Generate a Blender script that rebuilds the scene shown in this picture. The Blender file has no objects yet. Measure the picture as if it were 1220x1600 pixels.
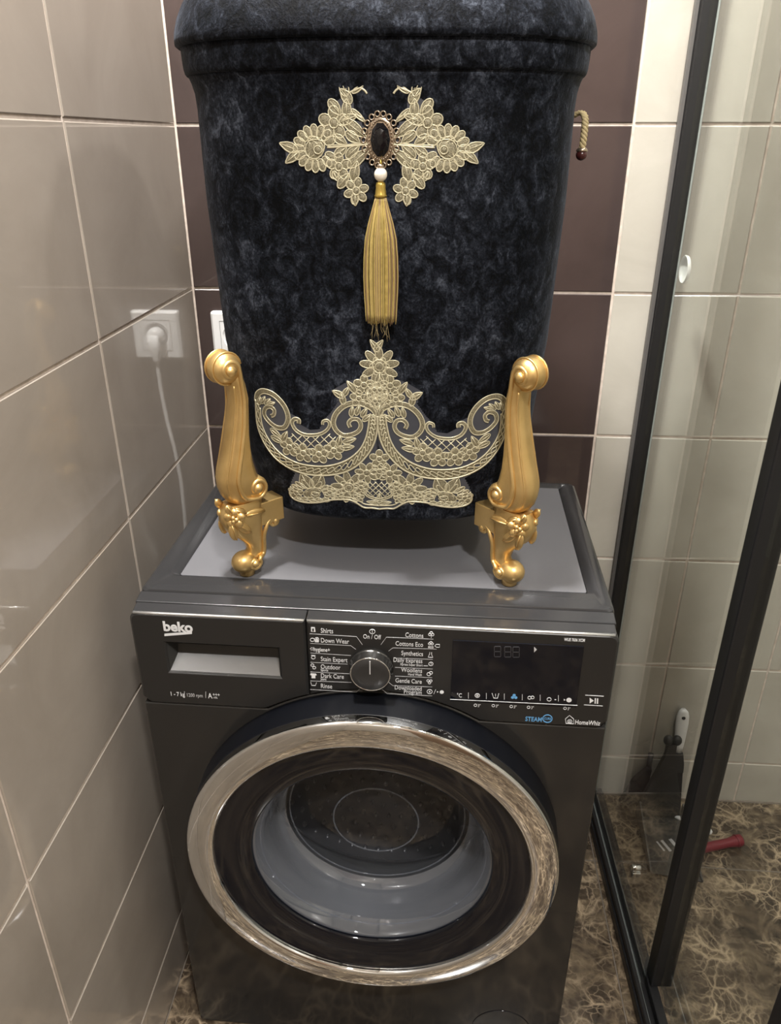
import bpy, bmesh, math, random
from mathutils import Vector, Matrix
random.seed(7)
PI = math.pi
scene = bpy.context.scene
COL = scene.collection

# ------------------------------------------------------------------ camera
cam_data = bpy.data.cameras.new('camera')
cam_data.sensor_fit = 'VERTICAL'; cam_data.sensor_height = 24.0; cam_data.lens = 24.0 * 1200.3 / 1600.0
cam_data.clip_start = 0.02
cam = bpy.data.objects.new('camera', cam_data); COL.objects.link(cam)
_r = Vector((0.99743, 0.071651, 0.000246)); _u = Vector((-0.031468, 0.434964, 0.899898)); _f = Vector((-0.064372, 0.897592, -0.436101))
_m = Matrix((( _r.x, _u.x, -_f.x, 0.4427), (_r.y, _u.y, -_f.y, -1.3482), (_r.z, _u.z, -_f.z, 1.3642), (0, 0, 0, 1)))
cam.matrix_world = _m
scene.camera = cam

# ------------------------------------------------------------------ world, lights, exposure
world = bpy.data.worlds.new('world'); scene.world = world; world.use_nodes = True
world.node_tree.nodes['Background'].inputs[0].default_value = (0.9, 0.95, 1.0, 1)
world.node_tree.nodes['Background'].inputs[1].default_value = 0.03

def lamp(name, loc, size, power, color, spread=PI, target=None):
    d = bpy.data.lights.new(name, 'AREA'); d.shape = 'DISK'; d.size = size; d.energy = power; d.color = color; d.spread = spread
    o = bpy.data.objects.new(name, d); COL.objects.link(o); o.location = loc
    if target: o.rotation_euler = (Vector(target) - Vector(loc)).to_track_quat('-Z', 'Y').to_euler()
    return o
lamp('ceiling_light', (0.20, -0.575, 2.53), 0.14, 27, (1.0, 0.972, 0.928))
lamp('ceiling_light', (1.25, -0.45, 2.53), 0.14, 4.5, (1.0, 0.972, 0.928))
lamp('ceiling_light', (0.74, -1.75, 2.53), 0.12, 21, (1.0, 0.972, 0.928))

vs = scene.view_settings
vs.view_transform = 'Standard'; vs.look = 'None'; vs.exposure = 1.12; vs.gamma = 1.0; vs.use_curve_mapping = False

# ------------------------------------------------------------------ materials
def nt(mat): return mat.node_tree.nodes, mat.node_tree.links
def pmat(name, color, rough=0.5, metal=0.0, **kw):
    m = bpy.data.materials.new(name); m.use_nodes = True
    b = m.node_tree.nodes['Principled BSDF']
    b.inputs['Base Color'].default_value = (*color, 1); b.inputs['Roughness'].default_value = rough; b.inputs['Metallic'].default_value = metal
    for k, v in kw.items():
        key = {'ior': 'IOR', 'coat': 'Coat Weight', 'coat_rough': 'Coat Roughness', 'coat_ior': 'Coat IOR', 'spec': 'Specular IOR Level',
               'sheen': 'Sheen Weight', 'sheen_rough': 'Sheen Roughness', 'trans': 'Transmission Weight', 'alpha': 'Alpha', 'aniso': 'Anisotropic'}[k]
        b.inputs[key].default_value = v
    return m
def noise(m, scale, detail=4, rough=0.55, dist=0.0, coord='Object', vec=None):
    N, L = nt(m)
    n = N.new('ShaderNodeTexNoise'); n.inputs['Scale'].default_value = scale; n.inputs['Detail'].default_value = detail
    n.inputs['Roughness'].default_value = rough; n.inputs['Distortion'].default_value = dist
    if vec is not None: L.new(vec, n.inputs['Vector'])
    elif coord == 'World':
        g = N.new('ShaderNodeNewGeometry'); L.new(g.outputs['Position'], n.inputs['Vector'])
    else:
        t = N.new('ShaderNodeTexCoord'); L.new(t.outputs[coord], n.inputs['Vector'])
    return n.outputs['Fac']
def ramp(m, fac, stops):
    N, L = nt(m)
    r = N.new('ShaderNodeValToRGB'); L.new(fac, r.inputs['Fac'])
    e = r.color_ramp.elements
    while len(e) < len(stops): e.new(0.5)
    for k, (p, c) in enumerate(stops):
        e[k].position = p; e[k].color = (*c, 1) if len(c) == 3 else c
    return r.outputs['Color']
def link(m, out, inp):
    N, L = nt(m); L.new(out, N['Principled BSDF'].inputs[inp])
def bump(m, fac, strength=0.2, distance=0.001):
    N, L = nt(m)
    b = N.new('ShaderNodeBump'); b.inputs['Strength'].default_value = strength; b.inputs['Distance'].default_value = distance
    L.new(fac, b.inputs['Height']); L.new(b.outputs['Normal'], N['Principled BSDF'].inputs['Normal'])
def mixc(m, fac, a, b, blend='MIX'):
    N, L = nt(m)
    x = N.new('ShaderNodeMix'); x.data_type = 'RGBA'; x.blend_type = blend
    if isinstance(fac, float): x.inputs[0].default_value = fac
    else: L.new(fac, x.inputs[0])
    for s, v in ((6, a), (7, b)):
        if isinstance(v, tuple): x.inputs[s].default_value = (*v, 1)
        else: L.new(v, x.inputs[s])
    return x.outputs[2]

def tile_mat(name, c0, c1, rough, coat):
    m = pmat(name, c0, rough, coat=coat, coat_rough=0.035, coat_ior=1.8)
    f = noise(m, 5.5, 7, 0.62, 0.6, 'World')
    col = ramp(m, f, [(0.3, c0), (0.7, c1)])
    link(m, col, 'Base Color')
    bump(m, noise(m, 9, 2, 0.4, 0, 'World'), 0.05, 0.004)
    return m
M = {}
M['tile_beige'] = tile_mat('beige_tile', (0.295, 0.255, 0.215), (0.37, 0.325, 0.28), 0.3, 1.0)
M['tile_cream'] = tile_mat('cream_tile', (0.41, 0.385, 0.335), (0.50, 0.475, 0.42), 0.3, 0.45)
M['tile_plum'] = tile_mat('plum_tile', (0.040, 0.028, 0.027), (0.058, 0.041, 0.039), 0.25, 0.6)
M['grout'] = pmat('grout', (0.62, 0.53, 0.46), 0.85)
link(M['grout'], ramp(M['grout'], noise(M['grout'], 60, 4, 0.6, 0, 'World'), [(0.3, (0.50, 0.42, 0.36)), (0.7, (0.70, 0.61, 0.54))]), 'Base Color')
M['grout_dark'] = pmat('cement_grout', (0.16, 0.135, 0.11), 0.85)
M['paint'] = pmat('ceiling_paint', (0.75, 0.73, 0.70), 0.8)
M['room_tile'] = tile_mat('room_tile', (0.33, 0.28, 0.22), (0.42, 0.36, 0.29), 0.3, 0.5)
M['wood'] = pmat('brown_door', (0.14, 0.085, 0.05), 0.4)

def marble():
    m = pmat('brown_marble', (0.1, 0.06, 0.04), 0.14, coat=0.3, coat_rough=0.05)
    N, L = nt(m)
    g = N.new('ShaderNodeNewGeometry')
    n1 = N.new('ShaderNodeTexNoise'); n1.inputs['Scale'].default_value = 11; n1.inputs['Detail'].default_value = 6; L.new(g.outputs['Position'], n1.inputs['Vector'])
    ad = N.new('ShaderNodeMix'); ad.data_type = 'RGBA'; ad.blend_type = 'LINEAR_LIGHT'; ad.inputs[0].default_value = 0.045
    L.new(g.outputs['Position'], ad.inputs[6]); L.new(n1.outputs['Color'], ad.inputs[7])
    def vor(scale):
        v = N.new('ShaderNodeTexVoronoi'); v.feature = 'DISTANCE_TO_EDGE'; v.inputs['Scale'].default_value = scale
        L.new(ad.outputs[2], v.inputs['Vector']); return v.outputs['Distance']
    base = ramp(m, noise(m, 19, 8, 0.62, 1.3, 'World'), [(0.34, (0.026, 0.018, 0.012)), (0.48, (0.060, 0.043, 0.029)), (0.60, (0.115, 0.085, 0.054)), (0.72, (0.18, 0.138, 0.09))])
    v1 = ramp(m, vor(21), [(0.0, (1, 1, 1)), (0.03, (0.5, 0.5, 0.5)), (0.09, (0, 0, 0))])
    v2 = ramp(m, vor(52), [(0.0, (0.8, 0.8, 0.8)), (0.05, (0.2, 0.2, 0.2)), (0.12, (0, 0, 0))])
    br = ramp(m, noise(m, 10, 4, 0.6, 0.3, 'World'), [(0.40, (0.05, 0.05, 0.05)), (0.62, (1, 1, 1))])
    mul = N.new('ShaderNodeMath'); mul.operation = 'MULTIPLY'; L.new(v1, mul.inputs[0]); L.new(br, mul.inputs[1])
    mul2 = N.new('ShaderNodeMath'); mul2.operation = 'MULTIPLY'; L.new(v2, mul2.inputs[0]); L.new(br, mul2.inputs[1])
    c = mixc(m, mul.outputs[0], base, (0.42, 0.325, 0.22))
    c = mixc(m, mul2.outputs[0], c, (0.36, 0.275, 0.185))
    link(m, c, 'Base Color')
    return m
M['marble'] = marble()

# washing machine
M['steel'] = pmat('grey_lacquered_steel', (0.029, 0.0277, 0.0265), 0.11, 0.25)
M['panel'] = pmat('grey_plastic_fascia', (0.0195, 0.0188, 0.0185), 0.36, 0.1)
M['edge'] = pmat('fascia_edge_highlight', (0.60, 0.60, 0.60), 0.22, 0.8)  # bright tone painted in for light caught on the fascia rounding
M['top_frame'] = pmat('top_frame_plastic', (0.036, 0.036, 0.038), 0.16, 0.3)
M['insert'] = pmat('top_insert_sheet', (0.128, 0.128, 0.138), 0.30, 0.0)
bump(M['insert'], noise(M['insert'], 900, 2), 0.06, 0.0004)
M['chrome'] = pmat('chrome', (0.78, 0.80, 0.82), 0.03, 1.0)
M['black_gloss'] = pmat('black_gloss', (0.004, 0.005, 0.009), 0.06)
M['door_side'] = pmat('black_door_side', (0.003, 0.0034, 0.005), 0.28)
M['knob_side'] = pmat('knob_ring', (0.10, 0.098, 0.095), 0.18, 0.9)
M['knob_face'] = pmat('knob_face', (0.022, 0.021, 0.021), 0.33)
M['print'] = pmat('white_print', (0.75, 0.76, 0.78), 0.5)
M['print_grey'] = pmat('pale_grey_print', (0.50, 0.50, 0.51), 0.5)
M['print_dim'] = pmat('dim_grey_print', (0.045, 0.045, 0.05), 0.4)
M['print_blue'] = pmat('blue_print', (0.13, 0.36, 0.66), 0.5)
M['rubber'] = pmat('grey_rubber', (0.045, 0.047, 0.05), 0.55)
M['drum'] = pmat('drum_steel', (0.16, 0.16, 0.17), 0.30, 0.6)

def thin_glass(name, tint, gloss_rough=0.02, milky=0.0, milky_col=(0.5, 0.55, 0.65), ior=1.5):
    m = bpy.data.materials.new(name); m.use_nodes = True
    N, L = nt(m); N.remove(N['Principled BSDF']); out = N['Material Output']
    t = N.new('ShaderNodeBsdfTransparent'); t.inputs[0].default_value = (*tint, 1)
    g = N.new('ShaderNodeBsdfGlossy'); g.inputs['Roughness'].default_value = gloss_rough; g.inputs[0].default_value = (0.95, 0.97, 1, 1)
    f = N.new('ShaderNodeFresnel')
    gb = N.new('ShaderNodeNewGeometry'); mi = N.new('ShaderNodeMix'); mi.inputs[2].default_value = ior; mi.inputs[3].default_value = 1.0/ior
    L.new(gb.outputs['Backfacing'], mi.inputs[0]); L.new(mi.outputs[0], f.inputs['IOR'])
    base = t.outputs[0]
    if milky:
        d = N.new('ShaderNodeBsdfDiffuse'); d.inputs[0].default_value = (*milky_col, 1)
        tr = N.new('ShaderNodeBsdfTranslucent'); tr.inputs[0].default_value = (*milky_col, 1)
        ms0 = N.new('ShaderNodeMixShader'); ms0.inputs[0].default_value = 0.5; L.new(d.outputs[0], ms0.inputs[1]); L.new(tr.outputs[0], ms0.inputs[2])
        ms = N.new('ShaderNodeMixShader'); ms.inputs[0].default_value = milky; L.new(base, ms.inputs[1]); L.new(ms0.outputs[0], ms.inputs[2]); base = ms.outputs[0]
    x = N.new('ShaderNodeMixShader'); L.new(f.outputs[0], x.inputs[0]); L.new(base, x.inputs[1]); L.new(g.outputs[0], x.inputs[2])
    L.new(x.outputs[0], out.inputs[0])
    return m
M['shower_glass'] = thin_glass('shower_glass', (0.93, 0.945, 0.93), 0.01, 0.008, (0.5, 0.5, 0.48))
M['bowl_glass'] = thin_glass('bowl_glass', (0.94, 0.95, 0.97), 0.03, 0.03, (0.55, 0.60, 0.70), 1.4)
M['ridge'] = thin_glass('glass_ridge', (0.85, 0.87, 0.9), 0.05, 0.14, (0.6, 0.65, 0.75), 1.5)
M['bowl_wall'] = thin_glass('bowl_wall_glass', (0.80, 0.84, 0.92), 0.03, 0.34, (0.54, 0.575, 0.65), 1.8)

# hamper
def velvet():
    m = pmat('black_crushed_velvet', (0.008, 0.009, 0.012), 0.65, spec=0.08, sheen=0.06, sheen_rough=0.3)
    N, L = nt(m)
    N['Principled BSDF'].inputs['Sheen Tint'].default_value = (0.66, 0.73, 0.90, 1)
    t = N.new('ShaderNodeTexCoord')
    mp = N.new('ShaderNodeMapping'); mp.inputs['Scale'].default_value = (1, 1, 0.8); L.new(t.outputs['Object'], mp.inputs['Vector'])
    v = mp.outputs['Vector']
    big = noise(m, 9, 3, 0.5, 0.5, vec=v)
    mid = noise(m, 66, 6, 0.66, 0.7, vec=v)
    fine = noise(m, 430, 3, 0.75, 0.0, vec=v)
    def mad(x, k, c):
        q = N.new('ShaderNodeMath'); q.operation = 'MULTIPLY_ADD'; L.new(x, q.inputs[0]); q.inputs[1].default_value = k
        if isinstance(c, float): q.inputs[2].default_value = c
        else: L.new(c, q.inputs[2])
        return q.outputs[0]
    patch = mad(mid, 1.0, mad(big, 0.45, -0.225))
    tot = mad(fine, 0.55, mad(patch, 1.0, -0.275))
    col = ramp(m, tot, [(0.36, (0.0013, 0.0016, 0.0025)), (0.49, (0.0058, 0.0070, 0.0105)), (0.60, (0.017, 0.0200, 0.028)), (0.78, (0.068, 0.078, 0.102))])
    link(m, col, 'Base Color')
    bp = N.new('ShaderNodeBump'); bp.inputs['Strength'].default_value = 0.6; bp.inputs['Distance'].default_value = 0.003; L.new(patch, bp.inputs['Height'])
    bp2 = N.new('ShaderNodeBump'); bp2.inputs['Strength'].default_value = 0.7; bp2.inputs['Distance'].default_value = 0.0008; L.new(fine, bp2.inputs['Height'])
    L.new(bp.outputs['Normal'], bp2.inputs['Normal']); L.new(bp2.outputs['Normal'], N['Principled BSDF'].inputs['Normal'])
    return m
M['velvet'] = velvet()
M['gold'] = pmat('satin_gold_paint', (0.70, 0.48, 0.20), 0.36, 0.85)
link(M['gold'], ramp(M['gold'], noise(M['gold'], 40, 4), [(0.3, (0.64, 0.43, 0.17)), (0.7, (0.74, 0.52, 0.225))]), 'Base Color')
M['lace'] = pmat('gold_thread', (0.66, 0.615, 0.445), 0.36, 0.35)
def lace_fill(name, c0, c1):
    m = pmat(name, c0, 0.5, 0.3)
    f = noise(m, 900, 3, 0.7, 0)
    link(m, ramp(m, f, [(0.35, c0), (0.65, c1)]), 'Base Color'); bump(m, f, 0.6, 0.0008)
    return m
M['lace_fill'] = lace_fill('gold_thread_filling', (0.10, 0.088, 0.052), (0.42, 0.38, 0.26))
M['net'] = pmat('grey_net', (0.040, 0.043, 0.058), 0.6, sheen=0.4)
M['stone'] = pmat('black_faceted_stone', (0.002, 0.002, 0.004), 0.12, spec=0.4)
M['antique'] = pmat('antique_silver_gold', (0.42, 0.34, 0.26), 0.3, 0.9)
M['pearl'] = pmat('pearl', (0.78, 0.72, 0.62), 0.2, coat=0.6)
M['tassel'] = pmat('gold_silk', (0.52, 0.38, 0.09), 0.42, 0.25, sheen=0.5)
link(M['tassel'], ramp(M['tassel'], noise(M['tassel'], 160, 3), [(0.3, (0.34, 0.24, 0.05)), (0.7, (0.52, 0.38, 0.10))]), 'Base Color')
M['tassel_pale'] = pmat('pale_gold_silk', (0.46, 0.35, 0.12), 0.42, 0.2)
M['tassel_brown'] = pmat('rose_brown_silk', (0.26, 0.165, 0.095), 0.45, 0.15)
M['brass'] = pmat('brass', (0.55, 0.40, 0.10), 0.3, 0.9)
M['rope'] = pmat('beige_rope', (0.40, 0.32, 0.17), 0.7)
M['bead_red'] = pmat('dark_red_bead', (0.05, 0.012, 0.012), 0.25)
# small things
M['white_plastic'] = pmat('white_plastic', (0.80, 0.80, 0.80), 0.35)
M['black_alu'] = pmat('black_aluminium', (0.008, 0.008, 0.009), 0.42, 0.1)
M['shade_seam_grey'] = pmat('grey_shade_and_seam', (0.10, 0.095, 0.09), 0.5)  # grey of the painted profile shadow, also of the socket's insert seam
M['glass_edge'] = pmat('glass_edge', (0.55, 0.60, 0.60), 0.25)
M['pan'] = pmat('dark_grey_plastic', (0.035, 0.035, 0.035), 0.45)
M['bristle'] = pmat('black_bristle', (0.012, 0.012, 0.012), 0.7)
M['red'] = pmat('red_plastic', (0.16, 0.012, 0.022), 0.35)
M['dark_hole'] = pmat('dark_hole', (0.01, 0.01, 0.01), 0.6)

# ------------------------------------------------------------------ mesh helpers
def link_obj(name, data, mat=None, parent=None):
    o = bpy.data.objects.new(name, data); COL.objects.link(o)
    if mat is not None and data is not None:
        for mm in (mat if isinstance(mat, (list, tuple)) else [mat]): data.materials.append(mm)
    if parent is not None: o.parent = parent
    return o
def empty(name, loc, rz=0.0, label=None, cat=None, group=None):
    o = bpy.data.objects.new(name, None); COL.objects.link(o); o.location = loc; o.rotation_euler = (0, 0, rz); o.empty_display_size = 0.05
    return tag(o, label, cat, group)
def tag(o, label=None, cat=None, group=None, kind=None):
    for k, v in (('label', label), ('category', cat), ('group', group), ('kind', kind)):
        if v: o[k] = v
    return o
class MB:
    def __init__(s): s.v = []; s.f = []; s.mi = []; s.cur = 0
    def add(s, vs, fs):
        n = len(s.v); s.v += [tuple(p) for p in vs]; s.f += [tuple(i + n for i in f) for f in fs]; s.mi += [s.cur]*len(fs); return s
    def box(s, x0, x1, y0, y1, z0, z1):
        return s.add([(x0,y0,z0),(x1,y0,z0),(x1,y1,z0),(x0,y1,z0),(x0,y0,z1),(x1,y0,z1),(x1,y1,z1),(x0,y1,z1)],
                     [(0,3,2,1),(4,5,6,7),(0,1,5,4),(1,2,6,5),(2,3,7,6),(3,0,4,7)])
    def rings(s, rings, cap0=True, cap1=True, closed_loop=False):
        n = len(rings[0]); vs = [p for r in rings for p in r]; fs = []
        m = len(rings)
        for i in range(m if closed_loop else m - 1):
            for j in range(n):
                a = i*n + j; b = i*n + (j+1) % n; c = ((i+1) % m)*n + (j+1) % n; d = ((i+1) % m)*n + j
                fs.append((a, b, c, d))
        if not closed_loop:
            if cap0: fs.append(tuple(reversed(range(n))))
            if cap1: fs.append(tuple(range((m-1)*n, m*n)))
        return s.add(vs, fs)
    def tube(s, pts, r, n=6, closed=False, flat=None, up=None):
        P = [Vector(p) for p in pts]; m = len(P); rr = r if isinstance(r, (list, tuple)) else [r]*m
        T = []
        for i in range(m):
            a = P[(i-1) % m] if (closed or i > 0) else P[i]; b = P[(i+1) % m] if (closed or i < m-1) else P[i]
            t = (b - a); T.append(t.normalized() if t.length > 1e-9 else Vector((0,0,1)))
        if up is None:
            nrm = T[0].orthogonal().normalized()
        rg = []
        for i in range(m):
            if up is not None:
                nrm = Vector(up); nrm = (nrm - T[i]*nrm.dot(T[i]))
                nrm = nrm.normalized() if nrm.length > 1e-6 else T[i].orthogonal().normalized()
            else:
                nrm = (nrm - T[i]*nrm.dot(T[i]))
                nrm = nrm.normalized() if nrm.length > 1e-6 else T[i].orthogonal().normalized()
            bi = T[i].cross(nrm); k = flat if flat else 1.0
            rg.append([P[i] + nrm*(math.cos(2*PI*j/n)*rr[i]*k) + bi*(math.sin(2*PI*j/n)*rr[i]) for j in range(n)])
        return s.rings(rg, True, True, closed)
    def lathe(s, prof, n=32, axis='z', c=(0,0,0), cap0=True, cap1=True):
        rg = []
        for r, h in prof:
            ring = []
            for j in range(n):
                a = 2*PI*j/n; p, q = r*math.cos(a), r*math.sin(a)
                ring.append({'z': (c[0]+p, c[1]+q, c[2]+h), 'y': (c[0]+p, c[1]+h, c[2]+q), 'x': (c[0]+h, c[1]+p, c[2]+q)}[axis])
            rg.append(ring)
        return s.rings(rg, cap0, cap1)
    def ell(s, c, r, nu=12, nv=8, mat=None):
        rg = []
        for i in range(nv+1):
            a = -PI/2 + PI*i/nv; a = max(-PI/2+0.03, min(PI/2-0.03, a)); ring = []
            for j in range(nu):
                b = 2*PI*j/nu
                p = Vector((r[0]*math.cos(a)*math.cos(b), r[1]*math.cos(a)*math.sin(b), r[2]*math.sin(a)))
                if mat is not None: p = mat @ p
                ring.append(Vector(c) + p)
            rg.append(ring)
        return s.rings(rg)
    def torus(s, c, R, r, axis='y', n=24, m=8):
        pts = []
        for j in range(n):
            a = 2*PI*j/n; p, q = R*math.cos(a), R*math.sin(a)
            pts.append({'y': (c[0]+p, c[1], c[2]+q), 'z': (c[0]+p, c[1]+q, c[2]), 'x': (c[0], c[1]+p, c[2]+q)}[axis])
        return s.tube(pts, r, m, True)
    def prism(s, poly, a0, a1, plane='xz'):
        n = len(poly)
        def P(p, a): return (p[0], a, p[1]) if plane == 'xz' else ((a, p[0], p[1]) if plane == 'yz' else (p[0], p[1], a))
        return s.rings([[P(p, a0) for p in poly], [P(p, a1) for p in poly]])
    def map(s, fn): s.v = [fn(p) for p in s.v]; return s
    def mesh(s, name, smooth=True, recalc=True):
        me = bpy.data.meshes.new(name); me.from_pydata(s.v, [], s.f)
        if recalc:
            bm = bmesh.new(); bm.from_mesh(me); bmesh.ops.recalc_face_normals(bm, faces=bm.faces); bm.to_mesh(me); bm.free()
        if smooth:
            for p in me.polygons: p.use_smooth = True
        if any(s.mi): me.polygons.foreach_set('material_index', s.mi)
        me.update(); return me
    def build(s, name, mat, parent=None, smooth=True, bevel=0.0, seg=2, auto=None):
        o = link_obj(name, s.mesh(name, smooth), mat, parent)
        if auto is not None:
            me = o.data; bm = bmesh.new(); bm.from_mesh(me)
            for e in bm.edges:
                if len(e.link_faces) == 2 and e.calc_face_angle(0) > auto: e.smooth = False
            bm.to_mesh(me); bm.free()
        if bevel:
            b = o.modifiers.new('bevel', 'BEVEL'); b.width = bevel; b.segments = seg; b.limit_method = 'ANGLE'; b.angle_limit = 0.6
        return o
def fill_plate(loops, bev, to3, depth):
    """flat plate with holes: loops[0] is the outline, the rest are holes, all lists of (a, b); bevelled front rim, depth back."""
    bm = bmesh.new()
    def inset(loop, d):
        n = len(loop); area = sum(loop[i][0]*loop[(i+1) % n][1]-loop[(i+1) % n][0]*loop[i][1] for i in range(n))
        sg = 1 if area > 0 else -1; out = []
        for i in range(n):
            p, q, r = Vector(loop[i-1]), Vector(loop[i]), Vector(loop[(i+1) % n])
            e1 = (q-p).normalized(); e2 = (r-q).normalized()
            n1 = Vector((-e1.y, e1.x))*sg; n2 = Vector((-e2.y, e2.x))*sg
            k = (n1+n2); L = max(0.35, k.length_squared/2)
            q2 = q + (k/ L)*d if L else q
            out.append((q2.x, q2.y))
        return out
    edges = []
    for li, loop in enumerate(loops):
        d = bev if li == 0 else -bev
        fr = [bm.verts.new(to3(a, b, 0)) for a, b in inset(loop, d)]
        md = [bm.verts.new(to3(a, b, bev)) for a, b in loop]
        bk = [bm.verts.new(to3(a, b, depth)) for a, b in loop]
        n = len(loop)
        for i in range(n):
            j = (i+1) % n
            edges.append(bm.edges.new((fr[i], fr[j])))
            bm.faces.new((fr[i], fr[j], md[j], md[i])); bm.faces.new((md[i], md[j], bk[j], bk[i]))
    before = set(bm.faces)
    bmesh.ops.triangle_fill(bm, use_beauty=True, use_dissolve=False, edges=edges)
    # clear whatever was filled inside the openings: match triangles by their centre in plate coordinates
    o3, a3, b3 = Vector(to3(0, 0, 0)), Vector(to3(1, 0, 0)), Vector(to3(0, 1, 0))
    def inside(pt, loop):
        c = False
        for (xa, ya), (xb, yb) in zip(loop, loop[1:] + loop[:1]):
            if (ya > pt[1]) != (yb > pt[1]) and pt[0] < xa + (xb-xa)*(pt[1]-ya)/(yb-ya): c = not c
        return c
    bad = []
    for f in bm.faces:
        if f in before: continue
        q = f.calc_center_median() - o3; pt = (q.dot(a3-o3), q.dot(b3-o3))
        if any(inside(pt, lp) for lp in loops[1:]): bad.append(f)
    bmesh.ops.delete(bm, geom=bad, context='FACES_ONLY')
    bmesh.ops.recalc_face_normals(bm, faces=bm.faces)
    return bm
def bm_obj(bm, name, mat, parent=None):
    me = bpy.data.meshes.new(name); bm.to_mesh(me); bm.free()
    return link_obj(name, me, mat, parent)
def rrect(x0, x1, y0, y1, r, n=5):
    out = []
    rs = r if isinstance(r, (tuple, list)) else (r, r, r, r)    # bl, br, tr, tl
    for (cx, cy, a0, rr) in ((x0, y0, PI, rs[0]), (x1, y0, 1.5*PI, rs[1]), (x1, y1, 0, rs[2]), (x0, y1, .5*PI, rs[3])):
        if rr <= 0: out.append((cx, cy)); continue
        ox = cx + rr if cx == x0 else cx - rr; oy = cy + rr if cy == y0 else cy - rr
        for i in range(n+1):
            a = a0 + .5*PI*i/n; out.append((ox + rr*math.cos(a), oy + rr*math.sin(a)))
    return out
def text_mesh(string, size, align='LEFT', bold=0.0, sx=1.0, shear=0.0):
    c = bpy.data.curves.new('lettering', 'FONT'); c.body = string; c.size = size; c.align_x = align; c.extrude = 0.0001; c.offset = bold
    c.resolution_u = 3; c.shear = shear
    o = bpy.data.objects.new('lettering', c); COL.objects.link(o)
    dg = bpy.context.evaluated_depsgraph_get(); dg.update()
    me = bpy.data.meshes.new_from_object(o.evaluated_get(dg)); bpy.data.objects.remove(o); bpy.data.curves.remove(c)
    me.transform(Matrix.Diagonal((sx, 1, 1, 1)))
    me.materials.clear()
    return me
def spline(pts, n=6, closed=False):
    P = [Vector(p) for p in pts]; m = len(P); out = []
    for i in range(m if closed else m-1):
        g = lambda k: P[k % m] if closed else P[max(0, min(m-1, k))]
        p0, p1, p2, p3 = g(i-1), g(i), g(i+1), g(i+2)
        for k in range(n):
            t = k/n
            out.append(0.5*((2*p1)+(p2-p0)*t+(2*p0-5*p1+4*p2-p3)*t*t+(3*p1-p0-3*p2+p3)*t**3))
    if not closed: out.append(P[-1])
    return [tuple(p) for p in out]

# ------------------------------------------------------------------ the room
RX, RY, RZ = 1.75, -2.45, 2.55
TH, ZL = 0.2541, 1.3855
levels = [0.0] + [ZL - TH*k for k in (5, 4, 3, 2, 1, 0, -1, -2, -3, -4)] + [RZ]
def wall(name, box, mat):
    o = MB().box(*box).build(name, mat, None, False); o['kind'] = 'structure'; return o
wl = wall('wall_left', (-0.12, -0.0022, RY, 0.12, -0.1, RZ), M['grout'])
wb = wall('wall_back', (-0.0022, RX+0.12, 0.0022, 0.12, -0.1, RZ), M['grout'])
wr = wall('wall_right', (RX, RX+0.12, RY, 0.0, -0.1, RZ), M['tile_cream'])
wf = wall('wall_front', (-0.12, RX+0.12, RY-0.12, RY, -0.1, RZ), M['room_tile'])
fl = wall('floor', (-0.12, RX+0.12, RY-0.12, 0.12, -0.12, -0.0015), M['grout_dark'])
ce = wall('ceiling', (-0.12, RX+0.12, RY-0.12, 0.12, RZ, RZ+0.1), M['paint'])
dr = MB().box(0.55, 1.35, RY-0.01, RY+0.035, 0, 2.05).build('door_1', M['wood'], None, False, 0.004); dr['kind'] = 'structure'
MB().lathe([(0.012, 0), (0.012, 0.05), (0.024, 0.055), (0.024, 0.07), (0.01, 0.075)], 16, 'y', (0.62, RY+0.035, 1.0)).build('door_handle', M['chrome'], dr)

_tile_cache = {}
def tile(parent, c, size, mat, axis):
    """one bevelled slab; size is the visible extent in the two in-plane axes"""
    key = (round(size[0], 4), round(size[1], 4), mat.name, axis)
    if key not in _tile_cache:
        a, b = size[0]/2, size[1]/2; e = 0.0012; t = 0.006
        r0 = [(-a, -b), (a, -b), (a, b), (-a, b)]; r1 = [(-a+e, -b+e), (a-e, -b+e), (a-e, b-e), (-a+e, b-e)]
        put = {'x': lambda p, h: (h, p[0], p[1]), 'y': lambda p, h: (p[0], -h, p[1]), 'z': lambda p, h: (p[0], p[1], h)}[axis]
        mb = MB().rings([[put(p, -t) for p in r0], [put(p, -e*0.8) for p in r0], [put(p, 0) for p in r1]], False, True)
        me = mb.mesh('tile', False); me.materials.append(mat); _tile_cache[key] = me
    o = bpy.data.objects.new('tile', _tile_cache[key]); COL.objects.link(o); o.parent = parent; o.location = c
    return o
G = 0.0044
ycols = [0.0, -0.3934, -0.7904, -1.1874, -1.5844, -1.9814, RY]
xcols = [0.0, 0.40, 0.7213, 0.9279, 1.1345, 1.3411, 1.5477, RX]
for i in range(len(levels)-1):
    z0, z1 = levels[i], levels[i+1]
    if z1 - z0 < 0.02: continue
    zc, hh = (z0+z1)/2, z1-z0-G
    for k in range(len(ycols)-1):
        y0, y1 = ycols[k], ycols[k+1]
        tile(wl, (0, (y0+y1)/2, zc), (y0-y1-G, hh), M['tile_beige'], 'x')
    for k in range(len(xcols)-1):
        x0, x1 = xcols[k], xcols[k+1]
        tile(wb, ((x0+x1)/2, 0, zc), (x1-x0-G, hh), M['tile_plum'] if k < 2 else M['tile_cream'], 'y')
fx = [0.0, 0.42, 0.79, 1.30, RX]; fy = [0.0, -0.186, -0.786, -1.386, -1.986, RY]
for i in range(len(fx)-1):
    for k in range(len(fy)-1):
        tile(fl, ((fx[i]+fx[i+1])/2, (fy[k]+fy[k+1])/2, 0), (fx[i+1]-fx[i]-0.0025, fy[k]-fy[k+1]-0.0025), M['marble'], 'z')

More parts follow.
